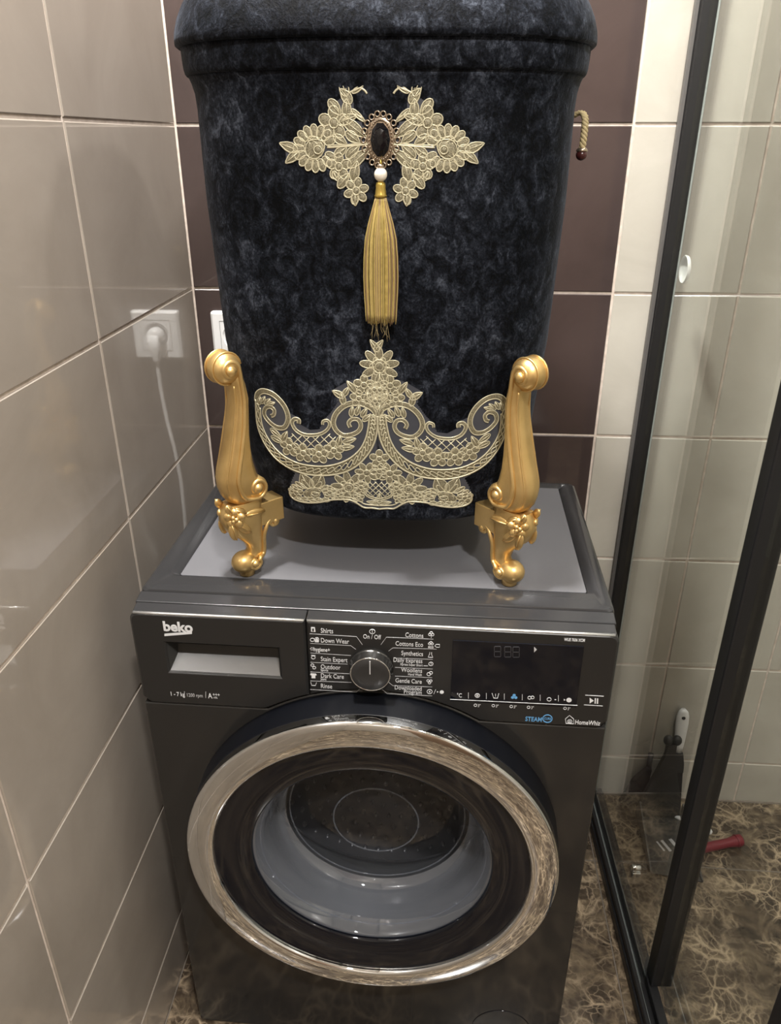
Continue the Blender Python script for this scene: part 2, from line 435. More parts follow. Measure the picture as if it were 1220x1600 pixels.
# ------------------------------------------------------------------ washing machine
MY = -0.0122
wm = empty('washing_machine', (0.0604, -0.5707, 0.0), MY, 'dark grey front-loading washing machine with a chrome-ringed door', 'washing machine')
W, D = 0.60, 0.4338
UC, ZC = 0.3030, 0.4745
def PU(px, py):
    a = (px-600)/100; b = (py-1040)/100; t = (1, a, b, a*a, a*b, b*b, a*b*b, a*a*b)
    ku = (0.318962, 0.079969, -0.000333, -0.000693, 0.00359, -3.6e-05, 0.000162, -6.2e-05)
    kz = (0.775859, 0.0051, -0.098039, -4.5e-05, 0.001077, -0.004395, 8.6e-05, -1.1e-05)
    return sum(i*j for i, j in zip(t, ku)), sum(i*j for i, j in zip(t, kz))
# cabinet shell (open front), front sheet with the door opening
ushape = [(0, .012), (0, D-.022), (.0035, D-.0135), (.012, D-.01), (W-.012, D-.01), (W-.0035, D-.0135), (W, D-.022), (W, .012), (W-.006, .012), (W-.006, D-.024), (W-.014, D-.016), (.014, D-.016), (.006, D-.024), (.006, .012)]
MB().prism(ushape, 0.006, 0.80, 'xy').build('cabinet', M['steel'], wm, True, auto=0.6)
MB().box(0.004, W-0.004, 0.012, D-0.014, 0.010, 0.016).build('base_plate', M['steel'], wm, False)
for fxx in (0.05, W-0.05):
    for fyy in (0.06, D-0.06):
        MB().lathe([(0.022, 0), (0.022, 0.005), (0.010, 0.006), (0.010, 0.011)], 14, 'z', (fxx, fyy, 0)).build('leg', M['rubber'], wm)
NB = 72
hole = [(UC + 0.238*math.cos(2*PI*k/NB), ZC + 0.238*math.sin(2*PI*k/NB)) for k in range(NB)]
RP = 0.2585
zs = 0.6935
# front sheet: rectangle up to the seam; the arc over the door rises into the fascia
a0 = math.asin((zs-ZC)/RP)
arc_r2l = [(UC + RP*math.cos(a), ZC + RP*math.sin(a)) for a in [a0 + (PI-2*a0)*k/24 for k in range(25)]]
outl = [(0.0, 0.012), (0.006, 0.006), (W-0.006, 0.006), (W, 0.012), (W, zs)] + arc_r2l + [(0.0, zs)]
bm = fill_plate([outl, hole], 0.0015, lambda a, b, d: (a, 0.003+d, b), 0.012)
bm_obj(bm, 'front_sheet', M['steel'], wm)
# little round service flap at the bottom right
MB().torus((0.508, 0.003, 0.055), 0.046, 0.0012, 'y', 40, 6).build('service_cap_seam', M['black_gloss'], wm)
# fascia: drawer front and control panel, both with a rounded top edge
ZT = 0.837
def fascia(name, outline, holes=()):
    bm = fill_plate([outline] + list(holes), 0.003, lambda a, b, d: (a, d, b), 0.030)
    return bm_obj(bm, name, M['panel'], wm)
ud = 0.2225
gap = 0.0006
RA = RP + 0.0022
def arc_pts(u0, u1, n):
    pts = []
    for k in range(n+1):
        u = u0 + (u1-u0)*k/n; z = ZC + math.sqrt(max(0, RA*RA-(u-UC)**2)); pts.append((u, max(z, zs+0.002)))
    return pts
hx0, hx1, hz0, hz1 = 0.0425, 0.186, 0.7495, 0.7925
dout = [(0.0, zs+0.002+0.01), (0.010, zs+0.002)] + arc_pts(0.12, ud-gap, 10)
dout += [(ud-gap, ZT)] + [(0.012 - 0.012*math.sin(a), ZT - 0.012 + 0.012*math.cos(a)) for a in [k*PI/10 for k in range(6)]]
drawer = fascia('detergent_drawer', dout, [[(hx0, hz0), (hx1, hz0), (hx1, hz1), (hx0, hz1)]])
rc = MB()
rc.add([(hx0, 0.002, hz0), (hx1, 0.002, hz0), (hx1, 0.002, hz1), (hx0, 0.002, hz1), (hx0+0.006, 0.020, hz0+0.015), (hx1-0.001, 0.020, hz0+0.015), (hx1-0.001, 0.026, hz1), (hx0+0.006, 0.026, hz1)],
       [(0, 1, 5, 4), (4, 5, 6, 7), (1, 2, 6, 5), (3, 0, 4, 7), (2, 3, 7, 6)])
rc.mi[0] = 1
rc.build('handle_recess', [pmat('recess_plastic', (0.030, 0.029, 0.028), 0.30, 0.2), pmat('recess_lip', (0.20, 0.20, 0.20), 0.24, 0.7)], drawer, False)
pout = arc_pts(ud+gap, 0.505, 26) + [(0.55, zs+0.002), (W-0.010, zs+0.002), (W, zs+0.012)]
pout += [(W-0.012 + 0.012*math.cos(a), ZT-0.012+0.012*math.sin(a)) for a in [k*PI/10 for k in range(6)]] + [(ud+gap, ZT)]
panel = fascia('control_panel', pout)
# bright strip painting in the highlight along the fascia's rounded top edge
for nm, ua, ub, par in (('edge_highlight', 0.006, ud-0.002, drawer), ('edge_highlight', ud+0.002, W-0.006, panel)):
    MB().tube([(ua + (ub-ua)*k/8, 0.0022, ZT-0.0012) for k in range(9)], 0.0020, 8).build(nm, M['edge'], par)
# top bridge behind the fascia, sloping up to the worktop
def bridge(name, u0, u1, v0, v1, za, zb, par):
    return MB().prism([(v0, za-0.02), (v0, za), (v1, zb), (v1, zb-0.02)], u0, u1, 'yz').build(name, M['top_frame'], par, False, 0.0012)
bridge('fascia_top', 0.004, ud-gap, 0.0035, 0.0195, ZT-0.0003, ZT+0.0032, drawer)
bridge('fascia_top', ud+gap, W-0.004, 0.0035, 0.0195, ZT-0.0003, ZT+0.0032, panel)
bridge('fascia_bridge', 0.002, W-0.002, 0.0205, 0.0400, ZT+0.0034, ZT+0.0068, wm)
ZTOP = 0.8455; ZIN = 0.8415
def rr3(x0, x1, y0, y1, r, z): return [(*p, z) for p in rrect(x0, x1, y0, y1, r, 4)]
tp = MB().rings([rr3(0, W, 0.041, D, 0.010, 0.800), rr3(-0.001, W+0.001, 0.041, D, 0.010, 0.838), rr3(0.0005, W-0.0005, 0.0415, D-0.001, 0.010, 0.8425), rr3(0.004, W-0.004, 0.043, D-0.004, 0.010, ZTOP-0.0005), rr3(0.008, W-0.008, 0.046, D-0.008, 0.010, ZTOP),
                 rr3(0.026, W-0.016, 0.078, D-0.010, 0.010, ZTOP), rr3(0.037, W-0.027, 0.0855, D-0.018, 0.004, ZIN-0.0008), rr3(0.037, W-0.027, 0.0855, D-0.018, 0.004, 0.828)], False, False)
tp.build('top_frame', M['top_frame'], wm, True, auto=0.45)
MB().prism(rrect(0.0380, W-0.0280, 0.0865, D-0.019, 0.003, 3), 0.826, ZIN, 'xy').build('top_insert', M['insert'], wm, False)

# door
door = MB().lathe([(0.256, 0.004), (0.2555, -0.012), (0.2535, -0.036), (0.2500, -0.041), (0.2150, -0.041), (0.2150, -0.020), (0.2200, 0.004)], 96, 'y', (UC, 0, ZC), False, False).build('door', M['door_side'], wm, True, auto=0.5)
MB().lathe([(0.2530, -0.036), (0.2530, -0.0470), (0.2526, -0.0495), (0.2515, -0.0510), (0.2490, -0.0521), (0.2450, -0.0530), (0.2380, -0.05415), (0.2300, -0.05495), (0.2220, -0.05525), (0.2185, -0.0548), (0.2163, -0.0530), (0.2152, -0.0500), (0.2150, -0.040)], 128, 'y', (UC, 0, ZC), False, False).build('chrome_ring', M['chrome'], door)
MB().lathe([(0.2150, -0.0472), (0.2120, -0.0468), (0.1900, -0.0445), (0.1680, -0.0400), (0.1655, -0.0385), (0.1650, -0.0340)], 96, 'y', (UC, 0, ZC), False, False).build('black_surround', M['black_gloss'], door)
MB().lathe([(0.168, -0.030), (0.1655, -0.0335), (0.1625, -0.031), (0.1605, -0.020), (0.1560, -0.014), (0.1545, -0.004), (0.1525, 0.000), (0.1500, 0.012), (0.1475, 0.026), (0.1430, 0.037), (0.1350, 0.043)], 96, 'y', (UC, 0, ZC), False, False).build('bowl_wall', M['bowl_wall'], door)
MB().lathe([(0.1350, 0.043), (0.128, 0.044), (0.118, 0.040), (0.095, 0.035), (0.05, 0.031), (0.001, 0.029)], 72, 'y', (UC, 0, ZC), False, True).build('bowl_base', M['bowl_glass'], door)
for rr_, vv_ in ((0.1290, 0.0435), (0.0620, 0.0312)):
    MB().torus((UC, vv_, ZC), rr_, 0.0012, 'y', 64, 6).build('bowl_ridge', M['ridge'], door)
MB().torus((UC, -0.017, ZC), 0.1585, 0.0010, 'y', 96, 6).build('bowl_ridge', M['ridge'], door)
# rubber gasket and drum seen through the glass
MB().lathe([(0.235, 0.010), (0.215, 0.014), (0.200, 0.030), (0.190, 0.055), (0.180, 0.072), (0.176, 0.098), (0.184, 0.112), (0.205, 0.115)], 64, 'y', (UC, 0, ZC), False, False).build('door_gasket', M['rubber'], wm)
drum = MB().lathe([(0.188, 0.116), (0.215, 0.119), (0.228, 0.128), (0.228, 0.370), (0.215, 0.385), (0.120, 0.380), (0.100, 0.370), (0.001, 0.366)], 72, 'y', (UC, 0, ZC+0.005), False, True).build('drum', M['drum'], wm)
for k in range(3):
    a = -PI/2 + 0.75 + k*2*PI/3
    pd = MB().rings([[(UC + r*math.cos(a+t), v, ZC + 0.005 + r*math.sin(a+t)) for r, t in ((0.227, -0.16), (0.205, -0.09), (0.188, -0.02), (0.188, 0.02), (0.205, 0.09), (0.227, 0.16))] for v in (0.15, 0.36)])
    pd.build('drum_paddle', M['drum'], drum, False, 0.004)
eb = MB()
for i in range(9):
    for k in range(26):
        a = -PI + 0.25 + (PI-0.5)*(k+0.5*(i % 2))/26; v = 0.145 + i*0.025
        eb.ell((UC + 0.227*math.cos(a), v, ZC + 0.005 + 0.227*math.sin(a)), (0.0042, 0.0065, 0.0035), 6, 4)
tag(eb.build('drum_embossing', M['drum'], drum), kind='stuff')

# dial
ku, kz = PU(580.5, 1043)
dial = MB().lathe([(0.0275, 0.002), (0.0275, -0.004), (0.0262, -0.006), (0.0255, -0.0150), (0.0248, -0.0165), (0.0235, -0.0170)], 48, 'y', (ku, 0, kz+0.002), False, False).build('dial', M['knob_side'], wm, True, auto=0.5)
MB().lathe([(0.0236, -0.0168), (0.0225, -0.0178), (0.012, -0.0182), (0.0005, -0.0183)], 48, 'y', (ku, 0, kz+0.002), False, True).build('dial_face', M['knob_face'], dial)
MB().box(ku-0.0006, ku+0.0006, -0.0190, -0.0181, kz+0.004, kz+0.0235).build('pointer', M['print_grey'], dial, False)
MB().torus((ku, -0.0166, kz+0.002), 0.0242, 0.0008, 'y', 48, 6).build('dial_rim', M['chrome'], dial)
# display
d0 = PU(706, 1001); d1 = PU(908, 1008); d2 = PU(904.5, 1105); d3 = PU(704.5, 1094)
du0, du1, dz0, dz1 = (d0[0]+d3[0])/2, (d1[0]+d2[0])/2, (d2[1]+d3[1])/2, (d0[1]+d1[1])/2
disp = MB().box(du0, du1, -0.0012, 0.002, dz0, dz1).build('display', M['black_gloss'], wm, False, 0.0004)
VP = -0.0004; VD = -0.0015
def letters(name, s, size, px, py, mat=None, align='LEFT', par=None, v=VP, bold=0.0, sx=0.70, shear=0.0):
    u, z = PU(px, py)
    me = text_mesh(s, size, align, bold, sx, shear)
    me.transform(Matrix.Translation((u, v, z)) @ Matrix.Rotation(PI/2, 4, 'X'))
    return link_obj(name, me, mat or M['print'], par or panel)
def strip(name, pts, w, mat=None, par=None, v=VP):
    mb = MB()
    Q = [PU(*p) for p in pts]
    mb.tube([(u, v, z) for u, z in Q], w/2, 4, False, None)
    return mb.build(name, mat or M['print_grey'], par or panel, False)
def shape(name, polys, mat=None, par=None, v=VP):
    mb = MB()
    for pl in polys:
        mb.prism([PU(*p) for p in pl], v, v-0.0002, 'xz')
    return mb.build(name, mat or M['print'], par or panel, False)
def ring_px(cx, cy, r, n=16, ry=None): return [(cx + r*math.cos(2*PI*k/n), cy + (ry or r*0.82)*math.sin(2*PI*k/n)) for k in range(n)]
def ring_icon(name, cx, cy, r, mat=None, par=None, v=VP, w=0.0008):
    mb = MB(); Q = [PU(*p) for p in ring_px(cx, cy, r)]
    mb.tube([(u, v, z) for u, z in Q], w/2, 4, True)
    return mb.build(name, mat or M['print'], par or panel, False)
LS = 0.0098
for s, py in (('Shirts', 988.5), ('Down Wear', 1003.5), ('Stain Expert', 1032.5), ('Outdoor', 1044.5), ('Dark Care', 1058.5), ('Rinse', 1074.5)):
    letters('programme_name', s, LS, 501, py)
letters('programme_name', 'hygiene+', 0.0082, 490, 1017, bold=0.00010)
letters('programme_name', 'Sports', 0.0052, 501, 1048.3); letters('programme_name', 'Jeans', 0.0052, 501, 1062.3)
for s, py, px in (('Cottons', 996.5, 661.5), ('Cottons Eco', 1010.5, 661), ('Synthetics', 1025, 661), ('Daily Express', 1036, 660), ('Woollens', 1051, 659.5), ('Gentle Care', 1068, 659), ('Downloaded', 1079, 659), ('Program', 1085, 659)):
    letters('programme_name', s, LS*0.97, px, py, align='RIGHT')
letters('programme_name', 'Xpress Super Short', 0.0050, 660, 1041, align='RIGHT'); letters('programme_name', 'Hand Wash', 0.0052, 659, 1056, align='RIGHT')
for pts in (((484, 990), (557, 994.5), (566, 1007)), ((485, 1005), (548, 1008.6), (556, 1014.5)), ((485, 1020), (548, 1024)), ((485, 1034.5), (543, 1037.5)), ((485, 1049.6), (546, 1052.5)), ((485, 1063.6), (549, 1066)), ((485, 1077), (557, 1081), (562, 1076)),
            ((677, 998.5), (603.5, 995.4), (595, 1007)), ((682, 1014), (613.6, 1012), (607, 1017)), ((676, 1030), (615, 1028)), ((676, 1045), (617, 1042.5)), ((675, 1058.6), (617, 1056)), ((675, 1073), (613.6, 1071), (607.5, 1066)), ((675, 1087), (605, 1083.5), (597, 1077))):
    strip('programme_line', pts, 0.00055)
letters('programme_name', 'On / Off', 0.0090, 581, 998, align='CENTER')
ring_icon('power_icon', 581.5, 986.5, 4.3); strip('power_icon_bar', ((581.5, 984), (581.5, 988.5)), 0.0009, M['print'])
letters('programme_name', 'Drum Clean', 0.0062, 584, 1091.5, M['print_dim'], 'CENTER')
# programme icons
shape('shirt_icon', [[(486, 979.5), (492, 979.8), (493, 987), (486, 986.7)], ])
shape('shirt_icon_gap', [[(488, 981.5), (490.5, 981.6), (490.5, 986), (488, 985.9)]], M['panel'], v=VP-0.0003)
for cx, cy in ((488, 999.5), (495, 998.5)): ring_icon('down_icon', cx, cy, 3.2)
shape('coat_icon', [[(491.5, 1000.5), (495, 996), (498.5, 1000.7), (498, 1003.4), (492, 1003)]])
for k in range(6):
    a = k*PI/3; strip('spark_icon', ((487.5+1.2*math.cos(a), 1013.5+1.2*math.sin(a)), (487.5+3.2*math.cos(a), 1013.5+3*math.sin(a))), 0.0006, M['print'])
ring_icon('stain_icon', 489.5, 1027, 3.0); strip('stain_icon_line', ((486, 1023.6), (493, 1024)), 0.0008, M['print'])
for cx, cy in ((488, 1039), (491, 1043)): ring_icon('outdoor_icon', cx, cy, 2.4)
shape('tshirt_icon', [[(485.5, 1051.5), (493.5, 1052), (495, 1054.5), (492.8, 1055), (492.8, 1059.5), (486.8, 1059.2), (486.8, 1055), (484.5, 1054)]])
strip('tub_icon', ((485.5, 1065.5), (487, 1070.5), (493, 1070.8), (494.5, 1066)), 0.0007, M['print'])
for cx, cy in ((671.5, 991.2), (675.5, 991.4), (673.5, 988.7)): ring_icon('cotton_icon', cx, cy, 2.3)
strip('cotton_stem', ((673.5, 993), (673.5, 996.5)), 0.0007, M['print'])
for cx, cy in ((671, 1005.5), (675, 1005.7), (673, 1003.6)): ring_icon('cotton_icon', cx, cy, 2.0)
letters('eco_icon', 'eco', 0.0066, 668.5, 1012.3, bold=0.0001); strip('tag_icon', ((679, 1008.8), (681.5, 1006.5), (686.5, 1006.8), (686.5, 1011.2), (681.5, 1010.9), (679, 1008.8)), 0.0006, M['print'])
strip('flask_icon', ((671.3, 1019), (670.8, 1022), (668.6, 1026.5), (676, 1027), (674, 1022), (674, 1019.2)), 0.0008, M['print'])
ring_icon('clock_icon', 673, 1037, 3.4); strip('clock_hand', ((673, 1035), (673, 1037.2), (675, 1037.4)), 0.0006, M['print']); strip('speed_icon', ((661.5, 1040), (668.5, 1040.2)), 0.0006, M['print'])
ring_icon('wool_icon', 669.8, 1053, 3.0); ring_icon('wool_icon', 673, 1051, 2.6)
for cx, cy in ((668.5, 1063.3), (673, 1063.5), (670.8, 1066.6)): ring_icon('gentle_icon', cx, cy, 2.0)
ring_icon('download_icon', 671, 1080.3, 4.0); shape('download_dot', [ring_px(671, 1080.3, 1.4, 8)])
strip('slash_icon', ((677.5, 1084), (680.5, 1077)), 0.0007, M['print'])
shape('remote_icon', [[(682.5, 1079.5), (685, 1080.7), (682.5, 1082)], ring_px(690, 1081, 3.3, 12)])
# display: dim segments, touch icons
seg = []
for cx in (777, 793, 806):
    for (x0, y0, x1, y1) in ((-4.5, -8, 4.5, -8), (-4.5, 0, 4.5, 0), (-4.5, 8, 4.5, 8), (-5, -7.2, -5, -0.8), (5, -7.2, 5, -0.8), (-5, 0.8, -5, 7.2), (5, 0.8, 5, 7.2)):
        seg.append(((cx+x0, 1017+(cx-777)*0.03+y0), (cx+x1, 1017+(cx-777)*0.03+y1)))
for a, b in seg: strip('display_segment', (a, b), 0.0010, M['print_dim'], disp, VD)
shape('display_arrow', [[(834, 1009.5), (838.5, 1013.8), (834, 1018)]], M['print_grey'], disp, VD)
letters('touch_icon', '°C', 0.0088, 713, 1088, M['print'], 'LEFT', disp, VD)
for k, px in enumerate((731.5, 759.5, 787.5, 815.5, 843.5, 872)):
    strip('touch_divider', ((px, 1081+k*0.9), (px, 1090+k*0.9)), 0.0007, M['print'], disp, VD)
ring_icon('spin_icon', 745.5, 1085.5, 3.6, None, disp, VD); shape('spin_dot', [ring_px(745.5, 1085.5, 2.2, 8)], M['print_grey'], disp, VD)
strip('tub_icon', ((768.5, 1082), (771, 1089.5), (777, 1089.7), (779, 1082.4)), 0.0008, M['print'], disp, VD); strip('tub_icon_bar', ((773.8, 1083), (773.8, 1087)), 0.0008, M['print'], disp, VD)
shape('drops_icon', [ring_px(800.5, 1088.5, 2.6, 8), ring_px(805.5, 1088.7, 2.6, 8), ring_px(803, 1085, 2.6, 8)], M['print_blue'], disp, VD)
ring_icon('shirt_icon', 827, 1089, 2.8, None, disp, VD); ring_icon('shirt_icon', 831.5, 1088.5, 2.6, None, disp, VD)
ring_icon('clock_icon', 857.5, 1091.5, 3.2, None, disp, VD); strip('dash_icon', ((866, 1092), (868.5, 1092.1)), 0.0009, M['print'], disp, VD)
shape('remote_icon', [[(880.5, 1090.8), (883, 1092.3), (880.5, 1093.6)], ring_px(888.5, 1092.6, 4.2, 12)], None, disp, VD)
strip('touch_line', ((703, 1091.5), (902, 1101)), 0.0007, M['print'], panel, VD)
for px, py in ((745, 1104.2), (773, 1104.8), (801, 1106.2), (828, 1107.4), (885, 1109)):
    ring_icon('hold_icon', px-2.5, py-2.6, 2.3); letters('hold_time', '3"', 0.0062, px+1, py)
for pts in (((914, 1085.8), (943, 1087.6)), ((912, 1101), (941.5, 1102.8))): strip('button_line', pts, 0.0007, M['print'])
shape('play_icon', [[(921, 1089.8), (921, 1098.6), (927.5, 1094.5)]]); shape('pause_icon', [[(929, 1090.5), (931, 1090.6), (930.6, 1099), (928.6, 1098.9)], [(932.5, 1090.7), (934.5, 1090.8), (934.1, 1099.2), (932.1, 1099.1)]])
letters('model_code', 'WUE 7636 XCM', 0.0058, 881, 1001, bold=0.00012, sx=0.60)
letters('steam_lettering', 'STEAM', 0.0100, 820, 1126, M['print_blue'], bold=0.00018)
ring_icon('steam_badge', 855, 1122.5, 7.3, M['print_blue'], w=0.0014); letters('steam_badge_lettering', 'CURE', 0.0052, 855, 1124.2, M['print_blue'], 'CENTER', bold=0.0001)
strip('house_icon', ((884, 1130), (883, 1123), (889.5, 1117.5), (896.2, 1123.4), (896, 1130.6), (884, 1130)), 0.0009, M['print'])
ring_icon('house_signal', 889.8, 1127, 3.6); ring_icon('house_signal', 889.8, 1127.5, 1.6)
letters('app_lettering', 'HomeWhiz', 0.0098, 897.5, 1131, bold=0.00012, sx=0.68)
# drawer lettering
letters('brand_lettering', 'beko', 0.0196, 255.5, 985.0, None, 'LEFT', drawer, bold=0.0007, sx=0.96)
shape('brand_underline', [[(257, 989.8), (300, 986.6), (300, 990.2), (257, 993.6)]], None, drawer)
letters('rating_lettering', '1 - 7 kg', 0.0092, 266, 1086.5, None, 'LEFT', drawer, bold=0.00008); letters('rating_lettering', '1200 rpm', 0.0080, 291.5, 1088, M['print_grey'], 'LEFT', drawer)
letters('rating_lettering', 'A', 0.0118, 325.5, 1090.5, None, 'LEFT', drawer, bold=0.0001); letters('rating_lettering', '+++', 0.0080, 332.5, 1087.5, None, 'LEFT', drawer)
letters('rating_lettering', '-10%', 0.0042, 333, 1091, None, 'LEFT', drawer)
for px in (288.2, 321.5): strip('rating_divider', ((px, 1080.5), (px, 1090)), 0.0006, M['print'], drawer)

# ------------------------------------------------------------------ laundry hamper
HX, HY, HZ = 0.362, -0.335, ZIN + 0.0005
hp = empty('laundry_hamper', (HX, HY, HZ), 0, 'black crushed velvet laundry hamper with gold carved legs, lace and tassel', 'laundry hamper')
NE = 2.8
CXO = 0.0035
TA = [(.915, .168), (.93, .174), (1.0, .192), (1.14, .2068), (1.30, .2135), (1.40, .2140)]
TB = [(.915, .122), (.93, .126), (1.0, .136), (1.14, .145), (1.30, .150), (1.40, .152)]
def ip(t, z):
    if z <= t[0][0]: return t[0][1]
    for (za, a), (zb, b) in zip(t, t[1:]):
        if z <= zb: return a + (b-a)*(z-za)/(zb-za)
    return t[-1][1]
def ysurf(x, z):
    u = min(abs((x-CXO)/ip(TA, z)), .985); return -ip(TB, z)*(1-u**NE)**(1/NE)
def sring(a, b, z, n=96, ne=NE):
    out = []
    for j in range(n):
        t = 2*PI*j/n; c, s = math.cos(t), math.sin(t)
        out.append((CXO + a*math.copysign(abs(c)**(2/ne), c), b*math.copysign(abs(s)**(2/ne), s), z-HZ))
    return out
rg = [sring(.12, .07, .9165), sring(.155, .108, .9165), sring(.165, .119, .918)]
for z in (.924, .93, .945, .965, .985, 1.0, 1.03, 1.06, 1.10, 1.14, 1.18, 1.22, 1.26, 1.30, 1.34, 1.37, 1.395): rg.append(sring(ip(TA, z), ip(TB, z), z))
rg += [sring(.2150, .1535, 1.410), sring(.2175, .157, 1.420), sring(.2205, .161, 1.4275)]
MB().rings(rg).build('body', M['velvet'], hp)
MB().rings([sring(.210, .150, 1.425), sring(.2212, .1618, 1.4260), sring(.2228, .1640, 1.428), sring(.2238, .1655, 1.432), sring(.2245, .1665, 1.442), sring(.2250, .167, 1.456), sring(.2170, .160, 1.459)]).build('rim', M['velvet'], hp)
MB().rings([sring(.215, .155, 1.452), sring(.2275, .1705, 1.4525), sring(.2300, .1730, 1.4545), sring(.2302, .1732, 1.459), sring(.2292, .1722, 1.467), sring(.2255, .169, 1.479), sring(.2195, .1635, 1.491), sring(.211, .156, 1.503), sring(.198, .146, 1.515), sring(.178, .130, 1.527), sring(.148, .104, 1.536), sring(.10, .06, 1.541), sring(.03, .02, 1.543)]).build('lid', M['velvet'], hp)

# carved legs: local x points outward, y across, z up from the foot
def leg_section(s0, s1, w, z, n=20):
    sm = s0 + (s1-s0)*0.42; out = []
    for j in range(n):
        t = 2*PI*j/n; c, s = math.cos(t), math.sin(t)
        e = 0.82 if c > 0 else 0.45
        ss = sm + ((s1-sm) if c > 0 else (sm-s0))*math.copysign(abs(c)**e, c)
        out.append((ss, w*math.copysign(abs(s)**0.6, s), z))
    return out
ZF = ZIN
def build_leg():
    stem = [(.9495, -.020, .008, .0125), (.954, -.027, .015, .0155), (.962, -.031, .0205, .0172), (.974, -.030, .0242, .0182), (.988, -.0235, .0245, .0184), (1.005, -.0195, .0190, .0178), (1.022, -.0182, .0132, .0170), (1.04, -.0180, .0080, .0164), (1.065, -.0198, .0018, .0156), (1.085, -.0212, -.0018, .0150), (1.103, -.0185, -.0010, .0146), (1.117, -.0140, .0045, .0146), (1.130, -.0080, .0080, .0140), (1.137, -.0030, .0080, .0120)]
    mb = MB().rings([leg_section(a, b, w, z-ZF) for z, a, b, w in stem])
    block = [(.9500, -.030, .019, .0140), (.942, -.030, .0250, .0152), (.928, -.029, .0268, .0160), (.912, -.028, .0200, .0155), (.899, -.0275, .0065, .0132), (.888, -.0285, -.0045, .0112), (.878, -.0290, -.0080, .0102), (.869, -.027, -.0040, .0108), (.861, -.020, .0040, .0120), (.853, -.012, .0040, .0100)]
    mb.rings([leg_section(a, b, w, z-ZF) for z, a, b, w in block])
    mb.lathe([(0.002, -.0180), (.009, -.0172), (.0150, -.0140), (.0188, -.0078), (.0198, 0), (.0188, .0078), (.0150, .0140), (.009, .0172), (0.002, .0180)], 24, 'y', (.0030, 0, 1.1235-ZF))
    mb.lathe([(0.004, -.0178), (.0132, -.0170), (.0146, -.0150), (.0149, 0), (.0146, .0150), (.0132, .0170), (0.004, .0178)], 24, 'y', (-.0205, 0, .9680-ZF))
    mb.ell((-.0010, 0, .8615-ZF), (.0180, .0162, .0150), 18, 12)
    leg = mb.build('leg', M['gold'], None, True, auto=0.9)
    parts = [('attachment_plate', MB().box(-.0590, -.015, -.0135, .0135, .9110-ZF, .9430-ZF), False)]
    parts.append(('foot', MB().lathe([(.0085, 0), (.0100, .001), (.0105, .006), (.0125, .013), (.010, .018)], 20, 'z', (-.0035, 0, 0)), True))
    for sg in (-1, 1):
        def spiral(c, R, turns, y, r0, a0, dirn=1, n=36):
            return [(c[0] + R*(1-0.72*k/n)*math.cos(a0 + dirn*turns*2*PI*k/n), y, c[1]-ZF + R*(1-0.72*k/n)*math.sin(a0 + dirn*turns*2*PI*k/n)) for k in range(n+1)]
        # long S moulding from the top volute to the lower volute
        t1 = spiral((.0030, 1.1220), .0125, 1.15, sg*.0155, .0025, PI*1.05, -1)
        edge = [(-.0115, sg*.0150, 1.100-ZF), (-.0120, sg*.0156, 1.08-ZF), (-.0085, sg*.0164, 1.05-ZF), (-.0020, sg*.0174, 1.022-ZF), (.0035, sg*.0183, 1.002-ZF), (.0070, sg*.0187, .985-ZF), (.0050, sg*.0186, .970-ZF), (-.0020, sg*.0178, .958-ZF)]
        t2 = spiral((-.0200, .9680), .0150, 1.2, sg*.0172, .0025, -PI*0.25, -1)
        path = spline(list(reversed(t1))[::3] + edge + t2[2::3], 4)
        parts.append(('scroll_moulding', MB().tube(path, 0.0028, 8), True))
        parts.append(('volute_boss', MB().ell((.0030, sg*.0175, 1.1220-ZF), (.0066, .0052, .0066), 14, 8), True))
        parts.append(('volute_boss', MB().ell((-.0200, sg*.0180, .9680-ZF), (.0064, .0056, .0064), 14, 8), True))
        # lower S moulding
        s1 = spiral((-.0460, .9110), .0088, 1.0, sg*.0098, .002, PI*0.5, -1)
        low = [(-.0355, sg*.0112, .9140-ZF), (-.0300, sg*.0125, .9060-ZF), (-.0265, sg*.0118, .895-ZF), (-.0265, sg*.0105, .880-ZF), (-.0245, sg*.0108, .870-ZF)]
        s2 = spiral((-.0080, .8620), .0095, 1.1, sg*.0145, .002, PI*0.85, 1)
        parts.append(('scroll_moulding', MB().tube(spline(list(reversed(s1))[::3] + low + s2[::3], 4), 0.0030, 8), True))
        parts.append(('volute_boss', MB().ell((-.0460, sg*.0112, .9110-ZF), (.0046, .0036, .0046), 12, 8), True))
        parts.append(('volute_boss', MB().ell((-.0080, sg*.0160, .8620-ZF), (.0058, .0048, .0052), 12, 8), True))
        # crest round the top scroll and a rib down the outer face
        parts.append(('scroll_band', MB().tube([(.0030 + .0192*math.cos(a), sg*.0082, 1.1235-ZF + .0192*math.sin(a)) for a in [PI*(-0.55 + 1.5*k/20) for k in range(21)]], 0.0012, 6), True))
        parts.append(('scroll_moulding', MB().tube(spline([(-.0030, sg*.0100, 1.102-ZF), (-.0022, sg*.0105, 1.075-ZF), (.0044, sg*.0115, 1.045-ZF), (.0120, sg*.0125, 1.015-ZF), (.0192, sg*.0130, .988-ZF), (.0172, sg*.0122, .968-ZF), (.0095, sg*.0105, .956-ZF)], 5), 0.0014, 6), True))
        # flower with leaves on the shoulder
        fb = MB(); c = Vector((.0150, sg*.0138, .9350-ZF)); nrm = Vector((0.62, sg*0.78, 0)).normalized(); tx = Vector((-nrm.y, nrm.x, 0)); tz = Vector((0, 0, 1))
        R3 = Matrix((tx, tz, nrm)).transposed()
        for k in range(5):
            a = 2*PI*k/5 + 0.3
            fb.ell(c + tx*(0.0082*math.cos(a)) + tz*(0.0082*math.sin(a)) + nrm*0.001, (.0062, .0058, .0036), 10, 6, R3 @ Matrix.Rotation(a, 3, 'Z'))
